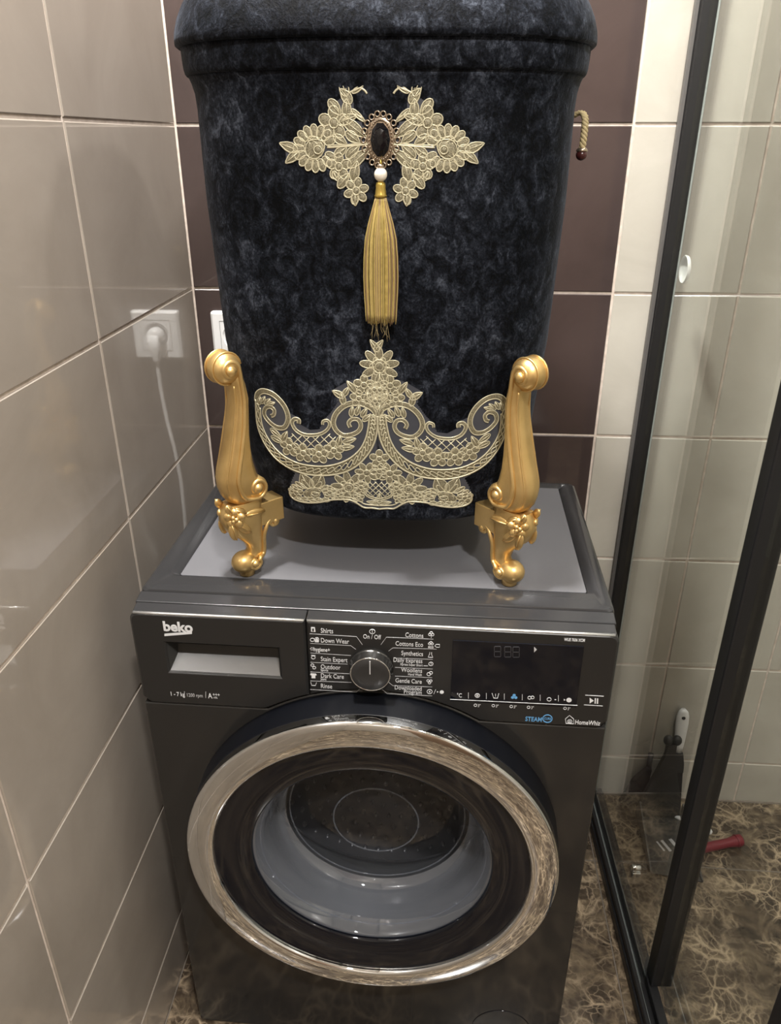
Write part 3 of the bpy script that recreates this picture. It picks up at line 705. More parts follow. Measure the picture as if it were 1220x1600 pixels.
        for k in range(3):
            a = 2*PI*k/3; fb.ell(c + tx*(0.0028*math.cos(a)) + tz*(0.0028*math.sin(a)) + nrm*0.0040, (.0032, .0032, .0026), 8, 6, R3)
        parts.append(('flower', fb, True))
        for (ds, dz, ln, wd, ang) in ((-.0290, -.001, .0150, .0060, 0.05), (-.0110, -.0165, .0135, .0060, 0.75), (.0030, -.0190, .0125, .0062, 1.35), (.0060, .0135, .0075, .0052, 1.1), (-.0080, .0080, .0090, .0048, 0.5)):
            lb = MB(); cc = Vector((.0150+ds, 0, .9350-ZF+dz)); yy = .0150 if ds < -.02 else (.0150 if ds < 0 else .0125)
            cc.y = sg*yy
            Rm = Matrix.Rotation(-ang, 3, 'Y')
            lb.ell(cc, (ln, .0026, wd), 14, 8, Rm)
            lb.tube([cc + Rm @ Vector((-ln*0.9, sg*.0026, 0)), cc + Rm @ Vector((0, sg*.0036, 0)), cc + Rm @ Vector((ln*0.9, sg*.0022, 0))], 0.0010, 6)
            parts.append(('leaf', lb, True))
    for nm, mb2, sm in parts:
        o = mb2.build(nm, M['gold'], leg, sm)
        if nm == 'attachment_plate':
            b = o.modifiers.new('bevel', 'BEVEL'); b.width = 0.001; b.segments = 2
    return leg
leg0 = build_leg()
FXO, FYO = 0.176, -0.1435
legs = [leg0]
for k in range(3):
    c = leg0.copy(); COL.objects.link(c); legs.append(c)
    for ch in leg0.children:
        d = ch.copy(); COL.objects.link(d); d.parent = c
for o, (sx, sy) in zip(legs, ((-1, -1), (1, -1), (-1, 1), (1, 1))):
    o.parent = hp; o.location = (sx*FXO, sy*abs(FYO), 0)
    o.rotation_euler = (0, 0, math.atan2(sy*0.72, sx*0.70))

# ---- lace, drawn flat in metres (x across, z up) and laid on the curved front
def lay(p):           # p = (x, height above cloth, z world)
    return (p[0], ysurf(p[0], p[2]) - p[1], p[2]-HZ)
def LO(X, Y):         # tracing units -> (x, z) on the lower lace
    px, py = 390 + X/5.519, 520 + Y/5.517
    u, v = (px-592)/100, (py-700)/100; t = (1, u, v, u*u, u*v, v*v, u**3, u*u*v)
    return (sum(a*b for a, b in zip(t, (0.00393, 0.0784, -0.00123, -0.00111, 0.00372, -0.0002, 0.00063, -0.00018))),
            sum(a*b for a, b in zip(t, (1.02547, 0.00195, -0.08699, -0.00243, 0.00074, -0.00454, 0.0002, -0.00083))))
def UP(X, Y):
    px, py = 430 + X/3.697, 120 + Y/3.697
    u, v = (px-594)/100, (py-220)/100; t = (1, u, v, u*u, u*v, v*v, u**3, u*u*v)
    return (sum(a*b for a, b in zip(t, (0.00844, 0.06502, -0.00041, -0.00052, 0.00227, -3e-05, 0.00022, -4e-05))),
            sum(a*b for a, b in zip(t, (1.36324, 3e-05, -0.05844, -1e-05, 0.00027, -0.00202, 0, -0.00019))))
H0 = 0.0012
LM = [M['lace'], M['lace_fill']]
class Lace:
    def __init__(s, parent, T, axis, unit): s.par = parent; s.T = T; s.axis = axis; s.unit = unit
    def sides(s, center): return (0,) if center else (0, 1)
    def pt(s, X, Y, mir):
        x, z = s.T(X, Y); return (2*s.axis - x, z) if mir else (x, z)
    def emit(s, name, fn, mat, center=False):
        for mir in s.sides(center):
            mb = MB(); fn(mb, mir)
            mb.map(lay).build(name, mat, s.par)
    def cord(s, name, pts, r, center=False, n=5, closed=False, mat=None, h=H0, raw=False):
        def fn(mb, mir):
            Q = [s.pt(X, Y, mir) for X, Y in pts]; Q = [(x, h, z) for x, z in Q]
            mb.tube(Q if raw else spline(Q, n, closed), r, 6, closed, up=(0, 1, 0), flat=0.7)
        s.emit(name, fn, mat or M['lace'], center)
    def petal(s, mb, cx, cz, ln, wd, ang, tip=0.0, h=H0, cord=0.00072):
        n = 14; rim = []
        for k in range(n):
            t = 2*PI*k/n; a = ln*math.cos(t); b = wd*math.sin(t)*(1 - tip*max(0, math.cos(t)))
            rim.append((cx + a*math.cos(ang) - b*math.sin(ang), h*0.5, cz + a*math.sin(ang) + b*math.cos(ang)))
        mid = [(cx + (p[0]-cx)*0.55, h*1.25, cz + (p[2]-cz)*0.55) for p in rim]
        mb.cur = 1; mb.rings([rim, mid], False, True); mb.cur = 0
        mb.tube([(p[0], h, p[2]) for p in rim], cord, 5, True, up=(0, 1, 0))
    def leaf(s, X, Y, ln, wd, deg, center=False, name='leaf'):
        """ln, wd in tracing units, deg measured anticlockwise from +x as seen"""
        u = s.unit
        def fn(mb, mir):
            x, z = s.pt(X, Y, mir); a = math.radians(deg); a = PI - a if mir else a
            s.petal(mb, x, z, ln*u, wd*u, a, 0.6)
            mb.tube([(x - ln*u*.8*math.cos(a), H0*1.5, z - ln*u*.8*math.sin(a)), (x + ln*u*.85*math.cos(a), H0*1.5, z + ln*u*.85*math.sin(a))], 0.0005, 5)
        s.emit(name, fn, LM, center)
    def flower(s, X, Y, R, n=5, center=False, rot=0.3, inner=0.30):
        u = s.unit
        def fn(mb, mir):
            x, z = s.pt(X, Y, mir); r = R*u
            for k in range(n):
                a = rot + 2*PI*k/n; a = PI - a if mir else a
                s.petal(mb, x + r*.60*math.cos(a), z + r*.60*math.sin(a), r*.42, min(r*.36, r*1.75/n), a)
            s.petal(mb, x, z, r*inner, r*inner, 0, 0, H0*1.6)
        s.emit('flower', fn, LM, center)
    def fan(s, X, Y, rx, ry, n, a0, a1, center=False, inner=None, name='fan_flower'):
        """petals in an arc round an oval heart"""
        u = s.unit
        def fn(mb, mir):
            x, z = s.pt(X, Y, mir)
            for k in range(n):
                a = math.radians(a0 + (a1-a0)*(k + .5)/n); a = PI - a if mir else a
                cx, cz = x + rx*u*.74*math.cos(a), z + ry*u*.74*math.sin(a)
                wd = min(rx, ry)*u*abs(math.radians(a1-a0))/n*0.46
                s.petal(mb, cx, cz, rx*u*.26, wd, math.atan2(ry*math.sin(a), rx*math.cos(a)))
            s.petal(mb, x, z, rx*u*.46, ry*u*.42, 0.5 if not mir else PI-0.5, 0.3, H0*1.5)
            s.petal(mb, x + rx*u*.12*(-1 if mir else 1), z - ry*u*.05, rx*u*.17, ry*u*.17, 0, 0, H0*2.4)
        s.emit(name, fn, LM, center)
    def band(s, outer, inner, n_loops):
        """braided border: ground strip, two edging cords and a chain of loops"""
        A = spline([(*p, 0) for p in outer], 8); B = spline([(*p, 0) for p in inner], 8)
        def at(L, t):
            f = t*(len(L)-1); i = min(int(f), len(L)-2); k = f-i; return (L[i][0]+(L[i+1][0]-L[i][0])*k, L[i][1]+(L[i+1][1]-L[i][1])*k)
        N_ = 90
        def fn(mb, mir):
            vs_ = []
            for k in range(N_+1):
                for L in (A, B):
                    x, z = s.pt(*at(L, k/N_), mir); vs_.append((x, 0.0007, z))
            mb.add(vs_, [(2*i, 2*i+1, 2*i+3, 2*i+2) for i in range(N_)])
        s.emit('border_ground', fn, M['lace_fill'])
        def fn2(mb, mir):
            for L in (A, B):
                Q = [s.pt(*at(L, k/N_), mir) for k in range(N_+1)]
                mb.tube([(x, H0, z) for x, z in Q], 0.00115, 6, False, up=(0, 1, 0))
        s.emit('border_cord', fn2, M['lace'])
        def fn3(mb, mir):
            for ph in (0, PI):
                Q = []
                for k in range(n_loops*8+1):
                    t = k/(n_loops*8); w = 0.5 + 0.27*math.sin(2*PI*t*n_loops*0.5 + ph)
                    a = at(A, t); b = at(B, t); x, z = s.pt(a[0]*(1-w)+b[0]*w, a[1]*(1-w)+b[1]*w, mir); Q.append((x, H0*1.3, z))
                mb.tube(Q, 0.0007, 5, False, up=(0, 1, 0))
        s.emit('border_chain', fn3, M['lace'])
    def scroll(s, pts, w=14, center=False):
        u = s.unit
        def fn(mb, mir):
            Q = [s.pt(X, Y, mir) for X, Y in pts]; S = spline([(x, H0, z) for x, z in Q], 8); n = len(S)
            P = [Vector((p[0], 0, p[2])) for p in S]; half = w*u; vs_ = []; L1 = []; L2 = []; C = []
            for i in range(n):
                t = (P[min(i+1, n-1)]-P[max(i-1, 0)]).normalized(); nn = Vector((-t.z, 0, t.x)); k = half*(1-0.45*i/n)
                a = P[i]+nn*k; b = P[i]-nn*k
                vs_ += [(a.x, 0.0008, a.z), (P[i].x, 0.0019, P[i].z), (b.x, 0.0008, b.z)]; L1.append((a.x, H0, a.z)); L2.append((b.x, H0, b.z))
            mb.cur = 1; mb.add(vs_, [f for i in range(n-1) for f in ((3*i, 3*i+1, 3*i+4, 3*i+3), (3*i+1, 3*i+2, 3*i+5, 3*i+4))]); mb.cur = 0
            mb.tube(L1, 0.00075, 5, False, up=(0, 1, 0)); mb.tube(L2, 0.00075, 5, False, up=(0, 1, 0))
        s.emit('scroll', fn, LM, center)
    def lattice(s, inside, x0, x1, y0, y1, step, center=False):
        def fn(mb, mir):
            for sg in (1, -1):
                c = -2000
                while c < 3000:
                    run = []
                    X = x0
                    while X <= x1:
                        Y = sg*X*0.95 + c
                        ok = y0 <= Y <= y1 and inside(X, Y)
                        if ok: run.append((X, Y))
                        if (not ok or X + 6 > x1) and run:
                            if len(run) > 2:
                                Q = [s.pt(*q, mir) for q in (run[0], run[len(run)//2], run[-1])]; mb.tube([(x, H0, z) for x, z in Q], 0.0006, 5)
                            run = []
                        X += 6
                    c += step
        s.emit('lattice', fn, M['lace'], center)
ax_l = 0.0026
uL = 0.00089/5.519
low_root_poly = [(1118, 60), (1040, 70), (1050, 150), (985, 270), (1000, 380), (920, 400), (850, 420), (720, 490), (760, 600), (690, 700), (650, 740), (600, 830), (520, 835), (440, 790), (400, 720), (340, 690), (290, 600), (190, 510), (90, 500), (30, 570), (45, 800), (100, 945), (250, 1125), (390, 1210), (350, 1300), (340, 1430), (480, 1465), (620, 1460), (800, 1440), (980, 1505), (1118, 1520)]
def net_root(name, T, axis, polys, step):
    mb = MB()
    L = Lace(None, T, axis, 1)
    for poly in polys:
        for mir in (0, 1):
            Q = [L.pt(X, Y, mir) for X, Y in poly]
            x0 = min(p[0] for p in Q); x1 = max(p[0] for p in Q); n = max(2, int((x1-x0)/step))
            for k in range(n):
                xa = x0 + (x1-x0)*k/n; xb = x0 + (x1-x0)*(k+1)/n; xm = (xa+xb)/2; zz = []
                for (pa, za), (pb, zb) in zip(Q, Q[1:]+Q[:1]):
                    if (pa <= xm) != (pb <= xm): zz.append(za + (zb-za)*(xm-pa)/(pb-pa))
                zz.sort()
                for lo, hi in zip(zz[::2], zz[1::2]):
                    m = max(1, int((hi-lo)/0.008)); vs_ = []
                    for i in range(m+1):
                        z = lo + (hi-lo)*i/m; vs_ += [(xa, 0.0005, z), (xb, 0.0005, z)]
                    mb.add(vs_, [(2*i, 2*i+1, 2*i+3, 2*i+2) for i in range(m)])
    return mb.map(lay).build(name, M['net'], hp, False)
lo_net = net_root('lace_panel', LO, ax_l, [low_root_poly], 0.0016)
L = Lace(lo_net, LO, ax_l, uL)
L.band([(38, 590), (48, 800), (100, 940), (200, 1070), (330, 1160), (480, 1212), (640, 1225), (800, 1203), (920, 1145), (1020, 1045), (1080, 930), (1102, 800), (1096, 720)],
       [(82, 660), (98, 810), (165, 940), (270, 1045), (410, 1115), (560, 1142), (700, 1137), (840, 1092), (945, 1010), (1000, 910), (1022, 810), (1030, 745), (1040, 700)], 30)
L.scroll([(50, 610), (60, 545), (110, 512), (190, 530), (265, 590), (318, 670), (332, 750), (300, 815), (235, 818), (165, 775), (120, 715), (130, 660), (175, 645), (210, 672), (205, 712), (180, 722)], 20)
L.scroll([(1100, 760), (1085, 690), (1030, 640), (930, 608), (830, 625), (755, 685), (722, 760), (740, 830), (800, 880), (870, 880), (935, 850), (958, 800), (935, 752), (885, 745), (853, 778), (868, 815)], 20)
L.scroll([(425, 780), (425, 750), (390, 742), (368, 775), (400, 835), (465, 872), (540, 880), (615, 868), (672, 830), (690, 785), (670, 755), (635, 762), (630, 790)], 13)
for X, Y, a in ((75, 600, 70), (110, 590, 60), (150, 600, 45), (180, 615, 20)): L.leaf(X, Y, 38, 17, a)
for X, Y, a in ((880, 680, 80), (930, 672, 70), (985, 690, 60), (1010, 735, 40)): L.leaf(X, Y, 42, 20, a)
L.lattice(lambda X, Y: Y > 850 + 40*math.cos((X-535)/215*1.5) and Y < 985 + 40*(1-((X-535)/260)**2), 335, 745, 845, 1020, 72)
for X, Y, R in ((345, 985, 78), (465, 1032, 80), (600, 1042, 80), (728, 1012, 80)): L.flower(X, Y, R)
for X, Y, a in ((225, 870, -35), (235, 925, -20), (300, 895, 60), (860, 928, 20), (842, 985, 10), (770, 935, 75)): L.leaf(X, Y, 55, 24, a)
# crown of the lower lace
L.flower(1118, 290, 140, 9, True, 0.2, 0.36); L.flower(1118, 290, 70, 6, True, 0.0, 0.4)
L.leaf(1076, 112, 52, 22, 125); L.leaf(1118, 410, 60, 34, 90, True)
L.flower(985, 455, 76); L.leaf(878, 470, 55, 24, 125); L.flower(1075, 495, 60, 6)
L.leaf(765, 530, 50, 26, 150); L.leaf(800, 570, 48, 24, 100); L.leaf(830, 510, 40, 20, 60)
L.flower(940, 570, 66); L.flower(1080, 590, 55); L.leaf(1118, 670, 55, 30, 90, True); L.leaf(1010, 560, 52, 22, 80); L.flower(1118, 560, 44, 5, True)
L.scroll([(1118, 800), (1100, 700), (1060, 620), (1010, 570)], 12)
# foot of the lower lace
L.fan(540, 1375, 185, 100, 9, -10, 190, name='fan_flower')
for X, Y, R in ((395, 1385, 66), (690, 1375, 62), (760, 1400, 46), (960, 1330, 62), (940, 1420, 44), (545, 1400, 60)): L.flower(X, Y, R)
L.leaf(480, 1275, 72, 58, 115, name='fan_petal'); L.leaf(595, 1275, 72, 58, 65, name='fan_petal')
for X in (415, 475, 535, 600, 660): L.leaf(X, 1440, 34, 20, 0, name='petal')
L.flower(855, 1330, 140, 9); L.flower(855, 1330, 72, 5, rot=0.0)
L.flower(1118, 1085, 76, 5, True, PI/2); L.flower(1010, 1205, 92, 7); L.flower(1118, 1190, 70, 6, True)
L.lattice(lambda X, Y: True, 1000, 1118, 1280, 1420, 48)
L.scroll([(1118, 1440), (1060, 1425), (1010, 1400), (990, 1360), (1010, 1345)], 10); L.leaf(1118, 1425, 45, 22, 90, True); L.leaf(1060, 1465, 50, 18, 170)
L.cord('hem_cord', [(350, 1330), (338, 1400), (380, 1446), (480, 1468), (600, 1462), (700, 1440), (790, 1436), (860, 1440), (920, 1468), (985, 1508), (1050, 1512), (1118, 1522)], 0.0013)
L.cord('hem_cord', [(700, 1420), (800, 1412), (880, 1424), (950, 1455), (1000, 1480), (1118, 1492)], 0.0009)

# upper lace, two mirrored wings
ax_u = UP(608, 365)[0]
uU = 0.00073/3.697
up_poly = [(520, 340), (500, 260), (430, 250), (460, 190), (440, 120), (420, 60), (375, 30), (360, 60), (370, 130), (310, 170), (300, 240), (270, 290), (180, 300), (130, 370), (30, 380), (60, 430), (60, 510), (130, 480), (200, 525), (320, 520), (360, 580), (370, 620), (430, 630), (420, 680), (450, 725), (510, 680), (500, 610), (470, 600), (500, 500), (540, 450)]
up_net = net_root('lace_panel', UP, ax_u, [up_poly], 0.0016)
U = Lace(up_net, UP, ax_u, uU)
U.leaf(78, 405, 52, 24, 160); U.leaf(98, 466, 46, 22, -145)
U.fan(232, 415, 120, 112, 15, 15, 345)
U.leaf(235, 380, 44, 24, -30); U.leaf(235, 445, 44, 24, 30)
U.leaf(375, 365, 40, 22, -30); U.leaf(378, 432, 40, 22, 35); U.leaf(448, 350, 44, 24, -35); U.leaf(448, 432, 46, 24, 40)
U.cord('stem', [(300, 408), (380, 404), (460, 398), (540, 390)], 0.0011); U.cord('stem', [(300, 395), (420, 392), (530, 380)], 0.0007)
U.flower(338, 268, 78); U.leaf(460, 300, 72, 28, -35); U.leaf(345, 178, 46, 26, -50); U.leaf(412, 182, 42, 24, 90); U.leaf(420, 245, 48, 24, 20)
U.cord('stem', [(425, 95), (455, 78), (490, 66), (515, 78), (530, 98)], 0.0011); U.cord('stem', [(440, 215), (470, 222), (510, 240)], 0.0009)
U.leaf(395, 62, 42, 24, 110); U.leaf(408, 112, 42, 25, 130); U.leaf(480, 70, 36, 11, 30); U.leaf(480, 225, 46, 12, -40)
U.leaf(480, 470, 72, 28, 38); U.flower(368, 520, 66); U.leaf(460, 545, 50, 26, 75); U.leaf(395, 600, 46, 24, 50); U.leaf(350, 575, 26, 16, -60)
U.flower(468, 660, 66, 6); U.leaf(462, 705, 34, 20, -90)

# brooch
bu, bz = UP(608, 365)
by = ysurf(bu, bz)
br = empty('brooch', (bu, by, bz-HZ)); br.parent = hp
bpart = MB().ell((0, -0.0008, 0), (.0150, .0022, .0215), 32, 8).build('brooch_setting', M['antique'], br)
st = MB()
n = 10
st.rings([[(.0100*k2*math.cos(2*PI*(j+o2)/n), y, .0162*k2*math.sin(2*PI*(j+o2)/n)) for j in range(n)] for k2, y, o2 in ((1.0, -.0020, 0), (1.0, -.0040, 0), (.66, -.0068, .5), (.30, -.0078, 0))])
st.build('black_stone', M['stone'], br, False)
for k in range(18):
    a = 2*PI*k/18; MB().torus((.0172*math.cos(a), -.0018, .0238*math.sin(a)), .0026, .0009, 'y', 10, 5).build('filigree_loop', M['antique'], br)
fb = MB()
for k in range(34):
    a = 2*PI*k/34; fb.ell((.0118*math.cos(a), -.0032, .0182*math.sin(a)), (.0012, .0012, .0012), 6, 4)
fb.build('beading', M['antique'], br)
# tassel
tz0 = 1.3323; tx = 0.0095; ty = ysurf(tx, 1.30) - 0.012
ts = empty('tassel', (tx, ty, tz0-HZ)); ts.parent = hp
MB().ell((0, 0, 0), (.0068, .0068, .0068), 20, 12).build('pearl', M['pearl'], ts)
MB().torus((0, .004, .0105), .0032, .0009, 'x', 14, 6).build('hanging_loop', M['brass'], ts)
MB().lathe([(.0035, .0095), (.0040, .0075), (.0030, .0060)], 14, 'z').build('bead_cap', M['antique'], ts)
MB().lathe([(.0025, -.0065), (.0045, -.0075), (.0052, -.0100), (.0050, -.0130), (.0056, -.0155), (.0058, -.0185), (.0066, -.0200), (.0060, -.0215)], 20, 'z').build('tassel_cap', M['brass'], ts)
fr = MB()
for k in range(420):
    a = random.uniform(0, 2*PI); rr_ = math.sqrt(random.random()); wx = 0.0170*rr_*math.cos(a); wy = 0.0085*rr_*math.sin(a)
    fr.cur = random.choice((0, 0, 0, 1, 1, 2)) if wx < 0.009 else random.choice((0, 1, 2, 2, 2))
    ln = -0.1470 + random.gauss(0, 0.0022); bl = random.uniform(0.96, 1.10)
    P = [(wx*0.28, wy*0.4, -.0195), (wx*0.52*bl, wy*0.8, -.035), (wx*0.92*bl, wy, -.062), (wx*1.04*bl, wy, -.10), (wx*0.98*bl, wy, -.13), (wx*0.93*bl, wy, ln)]
    fr.tube(spline(P, 2), random.uniform(0.00045, 0.0008), 4)
fr.cur = 0
fr.lathe([(.0030, -.0200), (.0045, -.040), (.0060, -.070), (.0060, -.12), (.0050, -.140)], 14, 'z')
tag(fr.build('fringe', [M['tassel'], M['tassel_pale'], M['tassel_brown']], ts), kind='stuff')
st2 = MB()
for k in range(12):
    x0_ = random.uniform(-.012, .014); st2.tube(spline([(x0_, -.002, -.140), (x0_+random.gauss(0, .001), -.001, -.154), (x0_+random.gauss(0, .003), 0.002, -.162 - random.random()*.010)], 3), 0.00022, 4)
tag(st2.build('loose_threads', M['rope'], ts), kind='stuff')
# rope handle on the right side
rh = empty('rope_handle', (0.2275, 0.010, 1.392-HZ)); rh.parent = hp
path = spline([(-0.004, 0.015, -0.002), (0.004, 0.008, 0.001), (0.0075, 0.0, -0.004), (0.0080, -0.004, -0.014), (0.0075, -0.006, -0.026), (0.0070, -0.006, -0.038)], 10)
for ph in (0, 2*PI/3, 4*PI/3):
    tw = []
    for k, p in enumerate(path):
        a = ph + k*0.55; tw.append((p[0]+0.0021*math.cos(a), p[1]+0.0021*math.sin(a), p[2]+0.0006*math.sin(a)))
    MB().tube(tw, 0.0023, 6).build('rope_strand', M['rope'], rh)
kb = MB().ell((0.0070, -0.006, -0.0440), (.0068, .0068, .0062), 16, 10).build('bead', M['bead_red'], rh)
MB().lathe([(.0062, -.0405), (.0072, -.0395), (.0050, -.0365), (.0040, -.0360)], 14, 'z', (0.0070, -0.006, 0)).build('bead_collar', M['antique'], rh)

# ------------------------------------------------------------------ shower screen
SK = 0.036
ss = empty('shower_screen', (0.803, 0.0, 0.0), 0, 'black framed clear glass shower screen standing to the right of the washing machine', 'shower screen')
ss.rotation_euler = (0, 0, SK)     # leans away from square by two degrees
def bxp(name, b, mat, bev=0.0015, par=ss): return MB().box(*b).build(name, mat, par, False, bev)
bxp('wall_profile', (-0.012, 0.011, -0.020, -0.0006, 0.012, 2.02), M['black_alu'])
bxp('wall_shade_strip', (-0.018, -0.0122, -0.010, -0.0008, 0.012, 2.02), M['shade_seam_grey'], 0.0005)  # grey strip put in as the shadow left of the wall profile
bxp('bottom_rail', (-0.014, 0.030, -0.92, -0.004, 0.0005, 0.022), M['black_alu'])
bxp('rail_track', (-0.010, -0.002, -0.92, -0.032, 0.0222, 0.036), M['black_alu'])
bxp('rail_track', (0.010, 0.026, -0.92, -0.032, 0.0222, 0.040), M['black_alu'])
bxp('rail_gasket', (-0.0016, -0.0004, -0.92, -0.032, 0.0222, 0.030), M['glass_edge'], 0)
bxp('top_rail', (-0.014, 0.030, -0.92, -0.001, 2.02, 2.06), M['black_alu'])
bxp('glass_panel', (0.000, 0.006, -0.466, -0.0205, 0.0225, 2.018), M['shower_glass'], 0)
bxp('glass_edge_strip', (0.0112, 0.0140, -0.0200, -0.0170, 0.03, 2.018), M['glass_edge'], 0)
bxp('sliding_glass', (0.029, 0.035, -0.760, -0.4785, 0.045, 2.018), M['shower_glass'], 0)
bxp('door_stile', (0.013, 0.049, -0.478, -0.447, 0.0405, 2.018), M['black_alu'], 0.003)
bxp('door_stile', (0.018, 0.046, -0.792, -0.762, 0.0405, 2.018), M['black_alu'], 0.003)
rb = MB().box(0.034, 0.052, -0.258, -0.236, 0.0405, 0.052).build('roller_bracket', M['chrome'], ss, False, 0.002)
MB().lathe([(0.006, 0.034), (0.007, 0.036), (0.007, 0.050), (0.005, 0.053)], 16, 'x', (0.0, -0.247, 0.056)).build('roller', M['chrome'], rb)
kn = MB().lathe([(0.0205, 0.0062), (0.0215, 0.008), (0.0205, 0.0115), (0.012, 0.0145), (0.001, 0.0150)], 28, 'x', (0, -0.066, 1.181), False, True).build('suction_disc', M['white_plastic'], ss)

# ------------------------------------------------------------------ wall socket with plug behind the hamper
so = empty('wall_socket', (0.0720, 0.0, 1.0500), 0, 'white wall socket on the dark tiles half hidden behind the velvet hamper', 'socket')
bmx = fill_plate([rrect(-.043, .043, -.043, .043, .004, 3), [(0.0195*math.cos(2*PI*k/32), 0.0195*math.sin(2*PI*k/32)) for k in range(32)]], 0.004, lambda a, b, d: (a, -0.0110+d, b), 0.0108)
bm_obj(bmx, 'frame', M['white_plastic'], so)
ins = MB()
for p, q in (((-.027, -.027), (.027, -.027)), ((.027, -.027), (.027, .027)), ((.027, .027), (-.027, .027)), ((-.027, .027), (-.027, -.027))):
    ins.tube([(p[0], -.0111, p[1]), (q[0], -.0111, q[1])], 0.0004, 4)
ins.build('insert_seam', M['shade_seam_grey'], so, False)
MB().lathe([(.0195, -.010), (.0190, -.002), (.001, -.0018)], 32, 'y', (0, 0, 0), False, True).build('socket_well', M['white_plastic'], so)
pl = empty('power_plug', (0.0720, -0.0030, 1.0500), 0, 'white plug with a cable pushed into the wall socket behind the hamper', 'plug')
MB().lathe([(.0150, 0), (.0150, -.014), (.0135, -.022), (.0110, -.026), (.002, -.027)], 28, 'y', (0, 0, 0)).build('plug_body', M['white_plastic'], pl)
MB().rings([rr3(-.010, .010, -.030, -.012, .004, .004), rr3(-.009, .009, -.030, -.013, .004, -.022), rr3(-.0055, .0055, -.027, -.016, .003, -.040), rr3(-.005, .005, -.0265, -.0165, .003, -.050)]).build('plug_neck', M['white_plastic'], pl)
MB().tube(spline([(0, -.0215, -.048), (-.001, -.022, -.10), (-.006, -.024, -.16), (-.014, -.026, -.22), (-.018, -.028, -.30), (-.010, -.030, -.42), (0.03, -.032, -.56)], 6), 0.0038, 8).build('cable', M['white_plastic'], pl)

# ------------------------------------------------------------------ things on the shower floor
dp = empty('dustpan', (0.948, -0.062, 0.0), 0, 'dark grey dustpan standing handle up against the cream shower wall', 'dustpan')
MB().rings([[(-.050, -.150, .003), (.052, -.165, .003), (.052, -.165, .0055), (-.050, -.150, .0055)], [(-.046, -.002, .003), (.050, -.002, .003), (.050, -.002, .0055), (-.046, -.002, .0055)]]).build('tray', M['pan'], dp, False)
MB().rings([[(-.046, -.004, .003), (.050, -.004, .003), (.050, .012, .003), (-.046, .012, .003)], [(-.036, .004, .060), (.043, .004, .060), (.043, .016, .060), (-.036, .016, .060)], [(-.014, .008, .140), (.022, .008, .140), (.022, .020, .140), (-.014, .020, .140)], [(-.006, .008, .175), (.014, .008, .175), (.014, .020, .175), (-.006, .020, .175)], [(-.006, .010, .205), (.014, .010, .205), (.014, .022, .205), (-.006, .022, .205)]]).build('back_plate', M['pan'], dp, True, auto=0.5)
for sx_ in (-1, 1):
    MB().ell((.004+sx_*.009, .014, .213), (.0105, .009, .0125), 14, 10).build('handle_lobe', M['pan'], dp)
MB().rings([[(-.050, -.150, .004), (-.047, -.150, .004), (-.047, -.150, .010), (-.050, -.150, .010)], [(-.046, -.002, .004), (-.043, -.002, .004), (-.043, -.002, .050), (-.046, -.002, .050)]]).build('side_wall', M['pan'], dp, False)
MB().rings([[(.049, -.165, .004), (.052, -.165, .004), (.052, -.165, .010), (.049, -.165, .010)], [(.047, -.002, .004), (.050, -.002, .004), (.050, -.002, .050), (.047, -.002, .050)]]).build('side_wall', M['pan'], dp, False)
for (x_, y_, l_, w_) in ((.018, -.075, .030, .0075), (-.001, -.080, .030, .006), (-.013, -.082, .026, .004)):
    a = 0.42
    mb = MB().box(-w_/2, w_/2, -l_/2, l_/2, 0.0056, 0.0061); mb.map(lambda p: (x_ + p[0]*math.cos(a)-p[1]*math.sin(a), y_ + p[0]*math.sin(a)+p[1]*math.cos(a), p[2])).build('label_mark', M['print_grey'], dp, False)
hb = empty('hand_brush', (0.990, -0.018, 0.0), 0, 'white-handled brush leaning on the cream wall beside the dustpan', 'brush')
def lean(mb, tilt=0.05, rx=0.03):
    return mb.map(lambda p: (p[0] - p[2]*tilt, p[1] + p[2]*rx, p[2]))
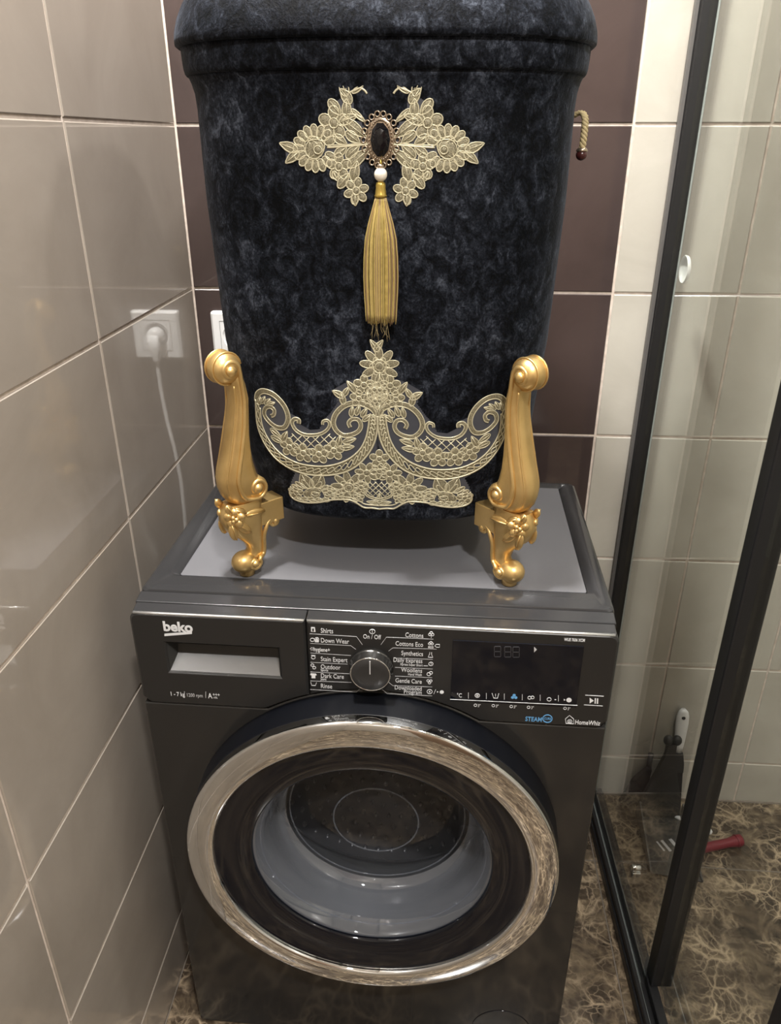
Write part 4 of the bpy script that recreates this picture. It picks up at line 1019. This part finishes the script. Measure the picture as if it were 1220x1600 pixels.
hprof = [(.150, .0080), (.170, .0100), (.195, .0125), (.225, .0140), (.248, .0135), (.260, .0105), (.266, .0050)]
lean(MB().rings([[(w*math.cos(2*PI*j/14), .006*math.sin(2*PI*j/14), z) for j in range(14)] for z, w in hprof])).build('handle', M['white_plastic'], hb)
lean(MB().lathe([(.0040, -.0068), (.0040, .0068)], 14, 'y', (0, 0, .248))).build('hanging_hole', M['dark_hole'], hb)
lean(MB().rings([[(sx_*w, sy_*.009, z) for sx_, sy_ in ((-1, -1), (1, -1), (1, 1), (-1, 1))] for z, w in ((.100, .014), (.125, .013), (.152, .0085))])).build('brush_block', M['pan'], hb, False)
lean(MB().rings([[(sx_*w, sy_*d, z) for sx_, sy_ in ((-1, -1), (1, -1), (1, 1), (-1, 1))] for z, w, d in ((.0015, .017, .013), (.100, .013, .008))])).build('bristles', M['bristle'], hb, False)
bb = empty('black_scraper', (0.902, -0.022, 0.0), 0, 'black wedge-shaped scraper propped on the wall left of the dustpan', 'scraper')
MB().prism([(-.030, 0.001), (.020, 0.001), (.026, .050), (.028, .108), (.018, .108), (-.008, .070)], -.006, .010, 'xz').build('blade', M['bristle'], bb, False, 0.003)
MB().tube([(.022, .004, .095), (.026, .016, .135)], 0.006, 10).build('grip', M['pan'], bb)
rdh = empty('red_handle', (1.050, -0.140, 0.0), 0.30, 'red plastic tool handle lying on the brown marble shower floor', 'handle')
MB().lathe([(.006, -.085), (.0095, -.075), (.0105, -.02), (.0095, .03), (.0130, .052), (.0125, .060), (.004, .064)], 16, 'x', (0, 0, .0132)).build('grip', M['red'], rdh)
MB().torus((.048, 0, .0145), .0118, .0016, 'x', 18, 6).build('collar', M['red'], rdh)
wst = empty('white_stick', (1.020, -0.082, 0.0), -0.55, 'thin white stick with a rounded end lying on the shower floor', 'stick')
MB().lathe([(.003, -.045), (.0045, -.040), (.0055, .0), (.0085, .025), (.0085, .034), (.003, .040)], 14, 'x', (0, 0, .0088)).build('shaft', M['white_plastic'], wst)
MB().torus((.020, 0, .0090), .0078, .0010, 'x', 16, 6).build('ring', M['white_plastic'], wst)
